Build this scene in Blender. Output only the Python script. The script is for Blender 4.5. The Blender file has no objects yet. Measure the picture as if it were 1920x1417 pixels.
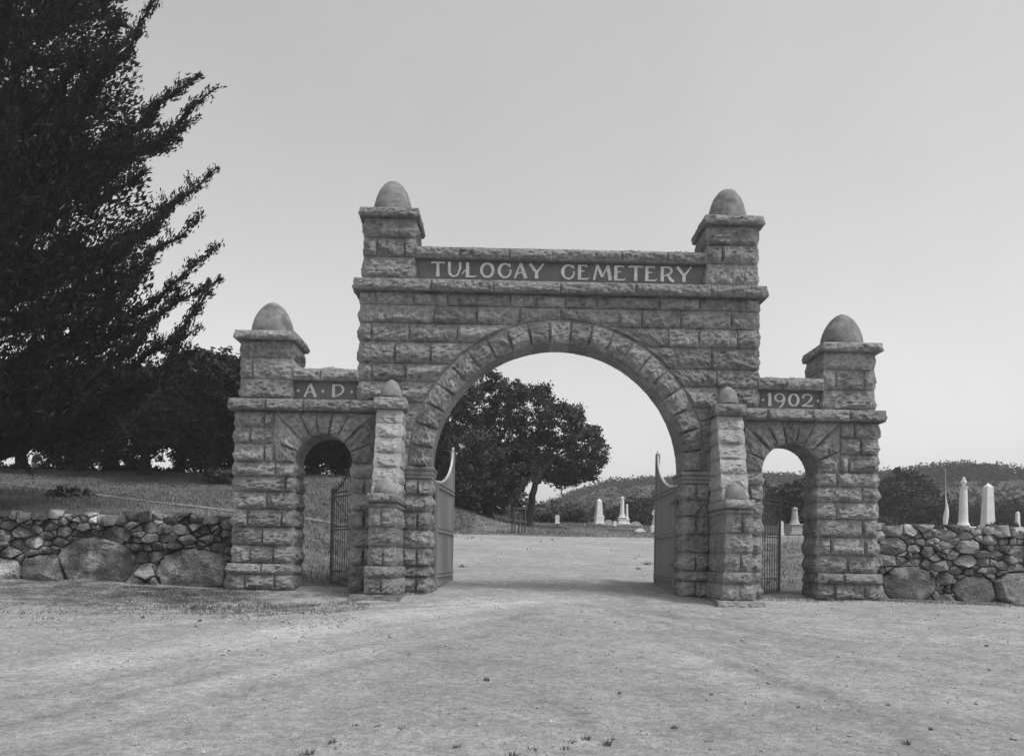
import bpy, math, random
import numpy as np
from mathutils import Matrix, Vector

S = bpy.context.scene
COL = S.collection
random.seed(7)
RNG = np.random.default_rng(11)

# ------------------------------------------------------------------ camera
W, H, F = 1920., 1417., 1600.
CAM = np.array([-1.047, -16.0, 0.631])
yaw, pit, rol, SH = 0.013416, 0.012516, 0.017205, 321.5
Fd = np.array([math.sin(yaw)*math.cos(pit), math.cos(yaw)*math.cos(pit), math.sin(pit)])
R0 = np.array([math.cos(yaw), -math.sin(yaw), 0.])
U0 = np.cross(R0, Fd)
Rd = math.cos(rol)*R0 + math.sin(rol)*U0
Ud = -math.sin(rol)*R0 + math.cos(rol)*U0
cd = bpy.data.cameras.new('camera')
cam = bpy.data.objects.new('camera', cd)
COL.objects.link(cam)
cd.sensor_width = 36.0
cd.lens = 36.0*F/W
cd.shift_y = SH/W
cd.clip_start = 0.1
cd.clip_end = 3000
cam.matrix_world = Matrix(((Rd[0], Ud[0], -Fd[0], CAM[0]), (Rd[1], Ud[1], -Fd[1], CAM[1]),
                           (Rd[2], Ud[2], -Fd[2], CAM[2]), (0, 0, 0, 1)))
S.camera = cam

# ------------------------------------------------------------------ light
SUN_EL, SUN_AZ = math.radians(62), math.radians(117)     # azimuth clockwise from +Y (north)
wd = bpy.data.worlds.new('World')
S.world = wd
wd.use_nodes = True
nt = wd.node_tree
nt.nodes.clear()
sky = nt.nodes.new('ShaderNodeTexSky')
sky.sky_type = 'NISHITA'
sky.sun_disc = False
sky.sun_elevation = SUN_EL
sky.sun_rotation = SUN_AZ
sky.air_density = 1.6
sky.dust_density = 2.5
sky.ozone_density = 1.0
sep = nt.nodes.new('ShaderNodeRGBToBW')            # monochrome plate
bgn = nt.nodes.new('ShaderNodeBackground')
wo = nt.nodes.new('ShaderNodeOutputWorld')
nt.links.new(sky.outputs[0], sep.inputs[0])
tcw = nt.nodes.new('ShaderNodeTexCoord')
ncl = nt.nodes.new('ShaderNodeTexNoise')                 # faint unevenness of an overcast sky
ncl.inputs['Scale'].default_value = 2.6
ncl.inputs['Detail'].default_value = 5
mcl = nt.nodes.new('ShaderNodeMapRange')
mcl.inputs[1].default_value, mcl.inputs[2].default_value = 0.3, 0.7
mcl.inputs[3].default_value, mcl.inputs[4].default_value = 0.94, 1.06
ml = nt.nodes.new('ShaderNodeMath')
ml.operation = 'MULTIPLY'
nt.links.new(tcw.outputs['Generated'], ncl.inputs['Vector'])
nt.links.new(ncl.outputs[0], mcl.inputs[0])
nt.links.new(sep.outputs[0], ml.inputs[0])
nt.links.new(mcl.outputs[0], ml.inputs[1])
nt.links.new(ml.outputs[0], bgn.inputs[0])
nt.links.new(bgn.outputs[0], wo.inputs[0])
bgn.inputs[1].default_value = 0.145

sl = bpy.data.lights.new('sun', 'SUN')
sun = bpy.data.objects.new('sun', sl)
COL.objects.link(sun)
sl.energy = 1.5
sl.angle = math.radians(11)
sl.color = (1, 1, 1)
sd = Vector((math.sin(SUN_AZ)*math.cos(SUN_EL), math.cos(SUN_AZ)*math.cos(SUN_EL), math.sin(SUN_EL)))
sun.rotation_euler = (-sd).to_track_quat('-Z', 'Y').to_euler()
sun.location = (20, -20, 30)

S.view_settings.view_transform = 'Standard'
S.view_settings.look = 'None'
S.view_settings.gamma = 1.0
S.view_settings.exposure = 0.55
S.view_settings.use_curve_mapping = False


# ------------------------------------------------------------------ helpers
def ray(px, py):
    u, v = (px-W/2)/F, -(py-H/2-SH)/F
    return Fd + u*Rd + v*Ud


def at_y(px, py, Y):
    """point where the sight line of a pixel meets the vertical plane y = Y"""
    d = ray(px, py)
    t = (Y-CAM[1])/d[1]
    return CAM + t*d


def at_ground(px, py):
    """point where the sight line of a pixel meets the ground"""
    d = ray(px, py)
    t, st = 2.0, 0.05
    while t < 400:
        p = CAM + t*d
        if p[2] < float(gz(p[0], p[1])):
            return p
        t += st
        st *= 1.01
    return CAM + t*d


def mesh_np(name, verts, faces, mat=None, smooth=False):
    """faces: (n,k) array or list of such arrays"""
    verts = np.asarray(verts, dtype=np.float32).reshape(-1, 3)
    fl = faces if isinstance(faces, list) else [faces]
    fl = [np.asarray(f, dtype=np.int32) for f in fl if len(f)]
    me = bpy.data.meshes.new(name)
    me.vertices.add(len(verts))
    me.vertices.foreach_set('co', verts.ravel())
    loops = np.concatenate([f.ravel() for f in fl])
    tot = np.concatenate([np.full(len(f), f.shape[1], dtype=np.int32) for f in fl])
    start = np.concatenate([[0], np.cumsum(tot)[:-1]]).astype(np.int32)
    me.loops.add(len(loops))
    me.loops.foreach_set('vertex_index', loops)
    me.polygons.add(len(tot))
    me.polygons.foreach_set('loop_start', start)
    me.polygons.foreach_set('use_smooth', np.full(len(tot), bool(smooth)))
    me.update(calc_edges=True)
    me.validate()
    if mat:
        me.materials.append(mat)
    return me


def link(name, me, parent=None, label=None, cat=None, group=None, kind=None):
    o = bpy.data.objects.new(name, me)
    COL.objects.link(o)
    if parent:
        o.parent = parent
    if label:
        o['label'] = label
    if cat:
        o['category'] = cat
    if group:
        o['group'] = group
    if kind:
        o['kind'] = kind
    return o


def thing(name, label, cat, loc=(0, 0, 0), rz=0, group=None):
    o = link(name, None, None, label, cat, group)
    o.location = loc
    o.rotation_euler = (0, 0, rz)
    o.empty_display_size = 0.3
    return o


class MB:
    """collects shapes into one mesh"""
    def __init__(s):
        s.v, s.f, s.n = [], {}, 0

    def add(s, v, f):
        v = np.asarray(v, float).reshape(-1, 3)
        f = np.asarray(f, int)
        s.v.append(v)
        s.f.setdefault(f.shape[1], []).append(f+s.n)
        s.n += len(v)
        return s

    def box(s, a, b, bev=0.0):
        (x0, y0, z0), (x1, y1, z1) = a, b
        if bev <= 0:
            v = [(x, y, z) for z in (z0, z1) for y in (y0, y1) for x in (x0, x1)]
            f = [(0, 2, 3, 1), (4, 5, 7, 6), (0, 1, 5, 4), (1, 3, 7, 5), (3, 2, 6, 7), (2, 0, 4, 6)]
            return s.add(v, f)
        rows = []
        for z, i in ((z0, bev), (z0+bev, 0), (z1-bev, 0), (z1, bev)):
            rows.append([(x0+i, y0+i, z), (x1-i, y0+i, z), (x1-i, y1-i, z), (x0+i, y1-i, z)])
        v = [p for r in rows for p in r]
        f = [(0, 3, 2, 1), (12, 13, 14, 15)]
        for k in range(3):
            for j in range(4):
                f.append((k*4+j, k*4+(j+1) % 4, k*4+4+(j+1) % 4, k*4+4+j))
        return s.add(v, f)

    def tube(s, pts, rad, n=8, cap=True):
        pts = np.asarray(pts, float)
        m = len(pts)
        rad = np.broadcast_to(np.asarray(rad, float), (m,))
        t = np.gradient(pts, axis=0)
        t /= np.linalg.norm(t, axis=1)[:, None]+1e-9
        ref = np.array([0, 0, 1.]) if abs(t[0][2]) < 0.9 else np.array([1., 0, 0])
        vs = []
        a = np.linspace(0, 2*math.pi, n, endpoint=False)
        for i in range(m):
            b = np.cross(t[i], ref)
            b /= np.linalg.norm(b)+1e-9
            c = np.cross(b, t[i])
            vs.append(pts[i]+rad[i]*(np.cos(a)[:, None]*b+np.sin(a)[:, None]*c))
        f = [(i*n+j, i*n+(j+1) % n, (i+1)*n+(j+1) % n, (i+1)*n+j) for i in range(m-1) for j in range(n)]
        s.add(np.concatenate(vs), f)
        if cap:
            base = s.n-m*n
            for i0 in (0, (m-1)*n):
                c = np.concatenate(vs)[i0:i0+n].mean(0)
                s.v.append(c[None])
                s.n += 1
                s.f.setdefault(3, []).append(np.array([(base+i0+j, base+i0+(j+1) % n, s.n-1) for j in range(n)]))
        return s

    def lathe(s, prof, n=24, c=(0, 0, 0)):
        a = np.linspace(0, 2*math.pi, n, endpoint=False)
        vs = np.concatenate([np.stack([c[0]+r*np.cos(a), c[1]+r*np.sin(a), np.full(n, c[2]+z)], 1) for r, z in prof])
        m = len(prof)
        f = [(i*n+j, i*n+(j+1) % n, (i+1)*n+(j+1) % n, (i+1)*n+j) for i in range(m-1) for j in range(n)]
        return s.add(vs, f)

    def mesh(s, name, mat, smooth=False):
        return mesh_np(name, np.concatenate(s.v), [np.concatenate(f) for f in s.f.values()], mat, smooth)

    def build(s, name, mat, parent=None, smooth=False, **k):
        return link(name, s.mesh(name, mat, smooth), parent, **k)


def sines(p, seed, n=5, f0=1.0, gain=0.55, lac=1.9):
    """cheap smooth noise on points (n,d), about -1..1"""
    r = np.random.default_rng(seed)
    p = np.asarray(p, float)
    out = np.zeros(p.shape[:-1])
    a, tot, f = 1.0, 0.0, f0
    for _ in range(n):
        acc = 0
        for _ in range(3):
            k = r.normal(size=p.shape[-1])
            k *= f/np.linalg.norm(k)
            acc = acc+np.sin(p@k+r.uniform(0, 6.28))
        out += a*acc/2.2
        tot += a
        a *= gain
        f *= lac
    return out/tot


def sstep(a, b, x):
    t = np.clip((x-a)/(b-a), 0, 1)
    return t*t*(3-2*t)


# ------------------------------------------------------------------ materials
def mat_noise(name, base, lo=0.7, hi=1.25, scale=3.0, fine=40.0, rough=0.9, bump=0.3, bdist=0.02, rnd=0.0, spots=0.0,
              spot_scale=2.0, spot_col=0.6, streak=None, sspec=0.25):
    m = bpy.data.materials.new(name)
    m.use_nodes = True
    t = m.node_tree
    b = t.nodes['Principled BSDF']
    b.inputs['Roughness'].default_value = rough
    b.inputs['Specular IOR Level'].default_value = sspec
    tc = t.nodes.new('ShaderNodeTexCoord')
    src = tc.outputs['Object']
    if streak:
        mp = t.nodes.new('ShaderNodeMapping')
        mp.inputs['Scale'].default_value = streak
        t.links.new(src, mp.inputs[0])
        src = mp.outputs[0]
    n1 = t.nodes.new('ShaderNodeTexNoise')
    n1.inputs['Scale'].default_value = scale
    n1.inputs['Detail'].default_value = 8
    n1.inputs['Roughness'].default_value = 0.62
    n2 = t.nodes.new('ShaderNodeTexNoise')
    n2.inputs['Scale'].default_value = fine
    n2.inputs['Detail'].default_value = 4
    t.links.new(src, n1.inputs['Vector'])
    t.links.new(src, n2.inputs['Vector'])

    def mr(x, a, bb, c=0.3, d=0.7):
        q = t.nodes.new('ShaderNodeMapRange')
        q.inputs[1].default_value, q.inputs[2].default_value = c, d
        q.inputs[3].default_value, q.inputs[4].default_value = a, bb
        t.links.new(x, q.inputs[0])
        return q.outputs[0]

    def mul(x, y):
        q = t.nodes.new('ShaderNodeMath')
        q.operation = 'MULTIPLY'
        t.links.new(x, q.inputs[0])
        if isinstance(y, float):
            q.inputs[1].default_value = y
        else:
            t.links.new(y, q.inputs[1])
        return q.outputs[0]
    val = mul(mr(n1.outputs[0], lo, hi), mr(n2.outputs[0], 0.5*(1+lo), 0.5*(1+hi)))
    if rnd:
        oi = t.nodes.new('ShaderNodeObjectInfo')
        val = mul(val, mr(oi.outputs['Random'], 1-rnd, 1+rnd, 0, 1))
    if spots:
        n3 = t.nodes.new('ShaderNodeTexNoise')
        n3.inputs['Scale'].default_value = spot_scale
        n3.inputs['Detail'].default_value = 5
        n3.noise_dimensions = '4D'
        n3.inputs['W'].default_value = 3
        t.links.new(src, n3.inputs['Vector'])
        val = mul(val, mr(n3.outputs[0], 1.0, spot_col, 0.62-spots, 0.66))
    val = mul(val, float(base))
    cb = t.nodes.new('ShaderNodeCombineColor')
    for i in range(3):
        t.links.new(val, cb.inputs[i])
    t.links.new(cb.outputs[0], b.inputs['Base Color'])
    if bump:
        bp = t.nodes.new('ShaderNodeBump')
        bp.inputs['Strength'].default_value = bump
        bp.inputs['Distance'].default_value = bdist
        ad = t.nodes.new('ShaderNodeMath')
        ad.operation = 'ADD'
        t.links.new(n1.outputs[0], ad.inputs[0])
        t.links.new(n2.outputs[0], ad.inputs[1])
        t.links.new(ad.outputs[0], bp.inputs['Height'])
        t.links.new(bp.outputs[0], b.inputs['Normal'])
    return m


M_ROCK = mat_noise('rock_faced_stone', 0.265, 0.6, 1.33, 11.0, 55.0, 0.92, 0.9, 0.035, rnd=0.21, spots=0.10, spot_scale=4.0, spot_col=0.72)
M_PALE = mat_noise('pale_rock_stone', 0.34, 0.7, 1.25, 9.0, 38.0, 0.92, 0.6, 0.03, rnd=0.08, spots=0.06, spot_scale=3.0, spot_col=0.7)
M_SMOOTH = mat_noise('dressed_stone', 0.22, 0.6, 1.3, 5.0, 60.0, 0.92, 0.5, 0.012, rnd=0.08, spots=0.14, spot_scale=3.5, spot_col=0.55)
M_PANEL = mat_noise('name_panel_stone', 0.135, 0.8, 1.2, 3.0, 50.0, 0.85, 0.15, 0.008)
M_LETTER = mat_noise('pale_lettering', 0.62, 0.75, 1.15, 9.0, 40.0, 0.8, 0.1, 0.004)
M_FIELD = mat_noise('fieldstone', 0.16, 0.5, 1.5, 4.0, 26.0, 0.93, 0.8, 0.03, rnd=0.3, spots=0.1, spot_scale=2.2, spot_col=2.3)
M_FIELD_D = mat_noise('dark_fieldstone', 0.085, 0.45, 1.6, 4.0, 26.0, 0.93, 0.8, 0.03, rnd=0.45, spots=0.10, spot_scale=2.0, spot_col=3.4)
M_BOULDER = mat_noise('lichened_boulder', 0.12, 0.45, 1.6, 5.0, 30.0, 0.93, 0.9, 0.05, rnd=0.1, spots=0.10, spot_scale=1.9, spot_col=3.2)
M_CORE = mat_noise('wall_rubble', 0.08, 0.7, 1.3, 6.0, 30.0, 0.95, 0.8, 0.03)
M_LEAF = mat_noise('painted_gate_boards', 0.225, 0.8, 1.16, 3.0, 50.0, 0.7, 0.15, 0.004, rnd=.08, streak=(6, 6, 0.5))
M_RIM = mat_noise('bright_gate_rim', 0.62, 0.9, 1.1, 3.0, 40.0, 0.5, 0.0)
M_IRON = mat_noise('wrought_iron', 0.12, 0.8, 1.2, 9.0, 50.0, 0.6, 0.1, 0.003)
M_MARBLE = mat_noise('white_marble', 0.72, 0.8, 1.08, 2.0, 20.0, 0.7, 0.05, 0.005)
M_GSTONE = mat_noise('grey_monument', 0.4, 0.75, 1.15, 3.0, 20.0, 0.85, 0.1, 0.005)
M_BARK = mat_noise('bark', 0.02, 0.6, 1.4, 6.0, 30.0, 0.95, 0.8, 0.03, streak=(1, 1, 0.25))
M_CYP = mat_noise('cypress_foliage', 0.022, 0.6, 1.5, 1.2, 9.0, 0.85, 0.0, sspec=0.1)
M_OAK = mat_noise('oak_foliage', 0.048, 0.55, 1.6, 0.9, 7.0, 0.8, 0.0, rnd=0.12, sspec=0.1)
M_SCRUB = mat_noise('scrub_foliage', 0.044, 0.5, 1.6, 0.06, 0.5, 0.85, 0.0, sspec=0.1)
M_BUSH = mat_noise('bush_foliage', 0.06, 0.6, 1.5, 1.5, 9.0, 0.85, 0.0, sspec=0.1)
M_GRASS = mat_noise('dry_grass', 0.17, 0.55, 1.5, 0.35, 3.0, 0.9, 0.0, sspec=0.1)
M_WEED = mat_noise('weed', 0.10, 0.6, 1.4, 2.0, 9.0, 0.9, 0.0, sspec=0.1)
M_PEBBLE = mat_noise('pebble', 0.3, 0.4, 1.5, 7.0, 30.0, 0.9, 0.2, 0.004)
M_WOOD = mat_noise('weathered_timber', 0.09, 0.6, 1.3, 8.0, 40.0, 0.9, 0.4, 0.01)
M_CLOTH = mat_noise('white_cloth', 0.75, 0.85, 1.05, 5.0, 30.0, 0.8, 0.05, 0.004)
M_PATH = mat_noise('pale_path', 0.18, 0.75, 1.2, 2.0, 20.0, 0.95, 0.3, 0.01)


def mat_ground():
    """dusty dirt where the vertex value 'dirt' is high, dry field where low; 'rut' marks wheel tracks"""
    m = bpy.data.materials.new('dirt_and_field')
    m.use_nodes = True
    t = m.node_tree
    L = t.links
    b = t.nodes['Principled BSDF']
    b.inputs['Roughness'].default_value = 0.95
    b.inputs['Specular IOR Level'].default_value = 0.1
    tc = t.nodes.new('ShaderNodeTexCoord')

    def noise(sc, det=6, rg=0.6, vec=None):
        n = t.nodes.new('ShaderNodeTexNoise')
        n.inputs['Scale'].default_value = sc
        n.inputs['Detail'].default_value = det
        n.inputs['Roughness'].default_value = rg
        L.new(vec or tc.outputs['Object'], n.inputs['Vector'])
        return n.outputs[0]

    def mr(x, a, bb, c=0.3, d=0.7):
        q = t.nodes.new('ShaderNodeMapRange')
        q.inputs[1].default_value, q.inputs[2].default_value = c, d
        q.inputs[3].default_value, q.inputs[4].default_value = a, bb
        L.new(x, q.inputs[0])
        return q.outputs[0]

    def op(o, x, y):
        q = t.nodes.new('ShaderNodeMath')
        q.operation = o
        for i, k in enumerate((x, y)):
            if isinstance(k, (int, float)):
                q.inputs[i].default_value = k
            else:
                L.new(k, q.inputs[i])
        return q.outputs[0]

    def attr(n):
        a = t.nodes.new('ShaderNodeAttribute')
        a.attribute_name = n
        return a.outputs['Fac']
    n_big, n_mid, n_fine, n_grit = noise(0.35, 4), noise(2.2, 6), noise(11, 6, 0.7), noise(45, 5, 0.75)
    mp = t.nodes.new('ShaderNodeMapping')
    mp.inputs['Scale'].default_value = (1.2, 2.2, 1)
    L.new(tc.outputs['Object'], mp.inputs[0])
    n_str = noise(2.5, 6, 0.7, mp.outputs[0])
    dirt = op('MULTIPLY', op('MULTIPLY', mr(n_big, 0.85, 1.12), mr(n_mid, 0.84, 1.14)), op('MULTIPLY', mr(n_fine, 0.68, 1.3), mr(n_grit, 0.6, 1.38)))
    dirt = op('MULTIPLY', op('MULTIPLY', dirt, mr(n_str, 0.92, 1.07)), 0.335)
    dirt = op('MULTIPLY', dirt, mr(attr('rut'), 0.62, 1.38, -1.0, 1.0))
    fld = op('MULTIPLY', op('MULTIPLY', mr(n_big, 0.7, 1.3), mr(n_mid, 0.65, 1.35)), op('MULTIPLY', mr(n_fine, 0.6, 1.4), 0.15))
    k = op('ADD', attr('dirt'), op('MULTIPLY', op('SUBTRACT', n_fine, 0.5), 1.1))
    k = op('ADD', k, op('MULTIPLY', op('SUBTRACT', n_mid, 0.5), 0.9))
    k = mr(k, 0.0, 1.0, 0.32, 0.72)
    mx = op('ADD', op('MULTIPLY', dirt, k), op('MULTIPLY', fld, op('SUBTRACT', 1.0, k)))
    cb = t.nodes.new('ShaderNodeCombineColor')
    for i in range(3):
        L.new(mx, cb.inputs[i])
    L.new(cb.outputs[0], b.inputs['Base Color'])
    bp = t.nodes.new('ShaderNodeBump')
    bp.inputs['Strength'].default_value = 0.9
    bp.inputs['Distance'].default_value = 0.06
    L.new(op('ADD', op('MULTIPLY', n_fine, 0.8), op('ADD', op('MULTIPLY', n_grit, 0.45), op('MULTIPLY', n_str, 0.15))), bp.inputs['Height'])
    L.new(bp.outputs[0], b.inputs['Normal'])
    return m


M_GROUND = mat_ground()
M_HILL = mat_noise('hill_scrub_ground', 0.06, 0.5, 1.7, 0.05, 0.9, 0.95, 0.0, sspec=0.1)


# ------------------------------------------------------------------ terrain
def gz(x, y):
    x, y = np.asarray(x, float), np.asarray(y, float)
    front = np.where(y > -16, 0.075*y, -1.2+0.03*(y+16))
    yy = np.clip(y, 0, None)
    centre = np.interp(yy, [0, 45, 70, 100, 160, 400], [0, 3.38, 4.6, 5.6, 6.5, 8])
    leftp = np.interp(yy, [0, 1, 5, 12, 30, 40, 60, 120, 400], [0, 0.22, 0.85, 2.15, 4.95, 5.5, 4.6, 3.0, 2])
    rightp = np.interp(yy, [0, 3, 24, 44, 80, 120, 400], [0, 0.2, 1.95, 3.15, 5.0, 6.2, 8])
    x_hi = np.interp(yy, [0, 10, 22, 33, 400], [-3.2, -3.2, -3.4, 2, 2])
    x_lo = np.interp(yy, [0, 10, 25, 400], [-7, -8, -10, -30])
    wl = 1-sstep(0, 1, (x-x_lo)/(x_hi-x_lo))
    wr = sstep(4, 12, x)
    z = np.where(y > 0, centre*(1-wl-wr)+leftp*wl+rightp*wr, front)
    z = z - 0.018*np.clip(np.abs(x)-6.2, 0, 12)*np.sign(x)*np.exp(-np.clip(y, 0, None)/14)
    # wooded hill behind, falling away to the left
    d = np.hypot(x-CAM[0], y-CAM[1])
    az = 939+1600*(x-CAM[0])/np.maximum(y-CAM[1], 1)
    crest = np.interp(az, [-400, 500, 850, 970, 1060, 1130, 1230, 1440, 1650, 1800, 1920, 2600],
                      [5, 6, 11, 15, 19.5, 23.5, 24.5, 25.5, 25.5, 27, 26, 23])
    hill = crest*sstep(95, 262, d)*(1-0.35*sstep(275, 420, d))
    z = np.maximum(z, z*0+hill-1.0+2.0*sines(np.stack([x, y], -1)*0.045, 5, 3)*sstep(110, 180, d)) if True else z
    return z


def px_line(pts):
    """pixels on the forecourt -> ground polyline"""
    out = []
    for px, py in pts:
        d = ray(px, py)
        t = (0.075*CAM[1]-CAM[2])/(d[2]-0.075*d[1])
        p = CAM+t*d
        out.append(p[:2])
    return np.array(out)


def dist_line(P, line):
    best = np.full(len(P), 1e9)
    for a, b in zip(line[:-1], line[1:]):
        ab = b-a
        t = np.clip(((P-a)@ab)/(ab@ab), 0, 1)
        best = np.minimum(best, np.linalg.norm(P-a-t[:, None]*ab, axis=1))
    return best


TRACKS = [  # (polyline of pixels, half width m, tone, depth m)
    ([(1010, 1122), (830, 1140), (620, 1172), (300, 1222), (-80, 1282)], 0.6, 1.3, 0.010),
    ([(1000, 1150), (760, 1190), (420, 1262), (-60, 1370)], 0.11, -0.6, 0.02),
    ([(960, 1138), (720, 1172), (380, 1236), (-60, 1325)], 0.10, -0.55, 0.02),
    ([(900, 1160), (700, 1205), (440, 1275), (40, 1380)], 0.25, 0.5, 0.004),
    ([(900, 1190), (640, 1250), (300, 1340), (0, 1430)], 0.10, -0.55, 0.016),
    ([(1150, 1130), (1350, 1180), (1560, 1234), (1760, 1268), (2000, 1300)], 0.13, -0.4, 0.014),
    ([(1090, 1135), (1250, 1200), (1460, 1275), (1640, 1360), (1760, 1430)], 0.10, -0.35, 0.012),
    ([(1360, 1240), (1560, 1310), (1800, 1350), (2000, 1375)], 0.11, -0.5, 0.014),
    ([(990, 1290), (1080, 1345), (1150, 1400)], 0.09, -0.5, 0.012),
    ([(1190, 1280), (1290, 1340), (1400, 1400)], 0.08, -0.45, 0.012),
    ([(1040, 1120), (1180, 1170), (1300, 1230), (1420, 1300)], 0.3, 0.3, 0.006),
    ([(1560, 1175), (1700, 1195), (1960, 1205)], 0.35, 0.45, 0.0),
]
TR = [(px_line(p), w, tn, dp) for p, w, tn, dp in TRACKS]
_rt = np.random.default_rng(44)
for _k in range(46):                     # faint wheel lines fanning out from the arch
    p0_ = np.array([_rt.uniform(-1.9, 1.9), _rt.uniform(-.5, 1.5)])
    if _k % 2:
        p2_ = np.array([_rt.uniform(-14, -9), _rt.uniform(-10, -2.5)])
        p1_ = np.array([_rt.uniform(-4.5, -1.0), _rt.uniform(-4.0, -1.5)])
    else:
        p2_ = np.array([_rt.uniform(1, 13), _rt.uniform(-12.5, -3)])
        p1_ = np.array([_rt.uniform(0, 3.5), _rt.uniform(-4.5, -2)])
    _t = np.linspace(0, 1, 14)[:, None]
    _c = (1-_t)**2*p0_+2*_t*(1-_t)*p1_+_t**2*p2_
    TR.append((_c[int(_rt.integers(0, 6)):int(_rt.integers(9, 15))], _rt.uniform(.05, .14), _rt.choice([-1, -1, 1])*_rt.uniform(.2, .5), _rt.uniform(.004, .014)))


def dirt_mask(x, y):
    P = np.stack([x, y], -1)
    nz = sines(P, 3, 4, 0.8)
    # forecourt
    k = np.ones_like(x)
    strip = sstep(-4.8, -1.6, y+0.10*(x+6)*0)*sstep(-3.0, -6.5, x)          # rough strip before the left wall
    k = k-0.62*strip
    k = k-0.35*sstep(-1.2, 0.2, y)*sstep(5.5, 8, x)
    # drive behind the gate
    half = np.interp(np.clip(y, 0, 60), [0, 2, 8, 15, 20, 60], [4.2, 3.4, 3.6, 5.0, 11, 14])
    half = np.where(x < 0, np.minimum(half, 4.6), half)
    ax = np.abs(x)
    drive = 1-sstep(half-0.6, half+1.0, ax+0.35*nz)
    far = sstep(22.8, 24.3, y+0.35*nz-0.02*x)
    k2 = drive*(1-far)
    return np.where(y < 0.6, k, k2)


def rut_mask(x, y):
    P = np.stack([x, y], -1)
    r, dz = np.zeros_like(x), np.zeros_like(x)
    nz = sines(P, 9, 4, 2.0)
    for line, w, tn, dp in TR:
        d = dist_line(P, line)+0.05*nz
        k = np.exp(-(d/w)**2)*(0.75+0.5*nz)
        r += tn*k
        dz -= dp*k
    return np.clip(r, -1, 1)*(y < 2), dz*(y < 2)


def lines(a, b, step, out_a, out_b, g):
    mid = list(np.arange(a, b, step))
    lo, s, x = [], step, a
    while x > out_a:
        s *= g
        x -= s
        lo.append(x)
    hi, s, x = [], step, mid[-1]
    while x < out_b:
        s *= g
        x += s
        hi.append(x)
    return np.array(lo[::-1]+mid+hi)


gxs = lines(-11, 10, 0.085, -420, 420, 1.08)
gys = lines(-12, 1.5, 0.085, -60, 520, 1.035)
GX, GY = np.meshgrid(gxs, gys)
gx, gy = GX.ravel(), GY.ravel()
rut, rdz = rut_mask(gx, gy)
dirt = dirt_mask(gx, gy)
P2 = np.stack([gx, gy], -1)
near = np.exp(-(np.clip(np.hypot(gx-CAM[0], gy-CAM[1])-14, 0, None)/20)**2)
gzv = gz(gx, gy)+rdz+near*(0.022*sines(P2, 21, 4, 1.1)+0.010*sines(P2, 22, 3, 6.0)+0.006*sines(P2, 23, 2, 17.0))
gzv = gzv+(1-near)*0.05*sines(P2, 24, 3, 1.0)
ny, nx = GX.shape
ii = np.arange(ny*nx).reshape(ny, nx)
quads = np.stack([ii[:-1, :-1], ii[:-1, 1:], ii[1:, 1:], ii[1:, :-1]], -1).reshape(-1, 4)
fc_x, fc_y = gx[quads].mean(1), gy[quads].mean(1)
is_hill = fc_y > 98
is_road = (~is_hill) & (dirt[quads].mean(1) > 0.5) & (fc_y < 30)


def sub_mesh(name, sel, dz, kind='structure'):
    q = quads[sel]
    used, inv = np.unique(q, return_inverse=True)
    v = np.stack([gx[used], gy[used], gzv[used]+dz], -1)
    me = mesh_np(name, v, inv.reshape(-1, 4), M_GROUND, True)
    for an, arr in (('dirt', dirt), ('rut', rut)):
        a = me.attributes.new(an, 'FLOAT', 'POINT')
        a.data.foreach_set('value', arr[used].astype(np.float32))
    return link(name, me, kind=kind)


o = sub_mesh('ground', (~is_hill) & (~is_road), 0)
o['label'] = 'dry grassy rising field around the drive and behind the walls'
o = sub_mesh('road', is_road, 0)
o['label'] = 'pale dusty dirt drive and forecourt with faint wheel tracks'
o = sub_mesh('hill', is_hill, 0)
o.data.materials[0] = M_HILL
o['label'] = 'scrub covered hillside beyond the cemetery'


# ------------------------------------------------------------------ rock-faced masonry
def nodes(w, res, joint0, joint1):
    """parameter nodes along a side of length w; a thin first/last step makes the joint groove"""
    e = min(0.005/w, 0.2)
    a, b = (e if joint0 else 0.0), (1-e if joint1 else 1.0)
    n = max(2, int(round(w/res))+1)
    t = list(np.linspace(a, b, n))
    if joint0:
        t = [0.0]+t
    if joint1:
        t = t+[1.0]
    return np.array(t)


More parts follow.
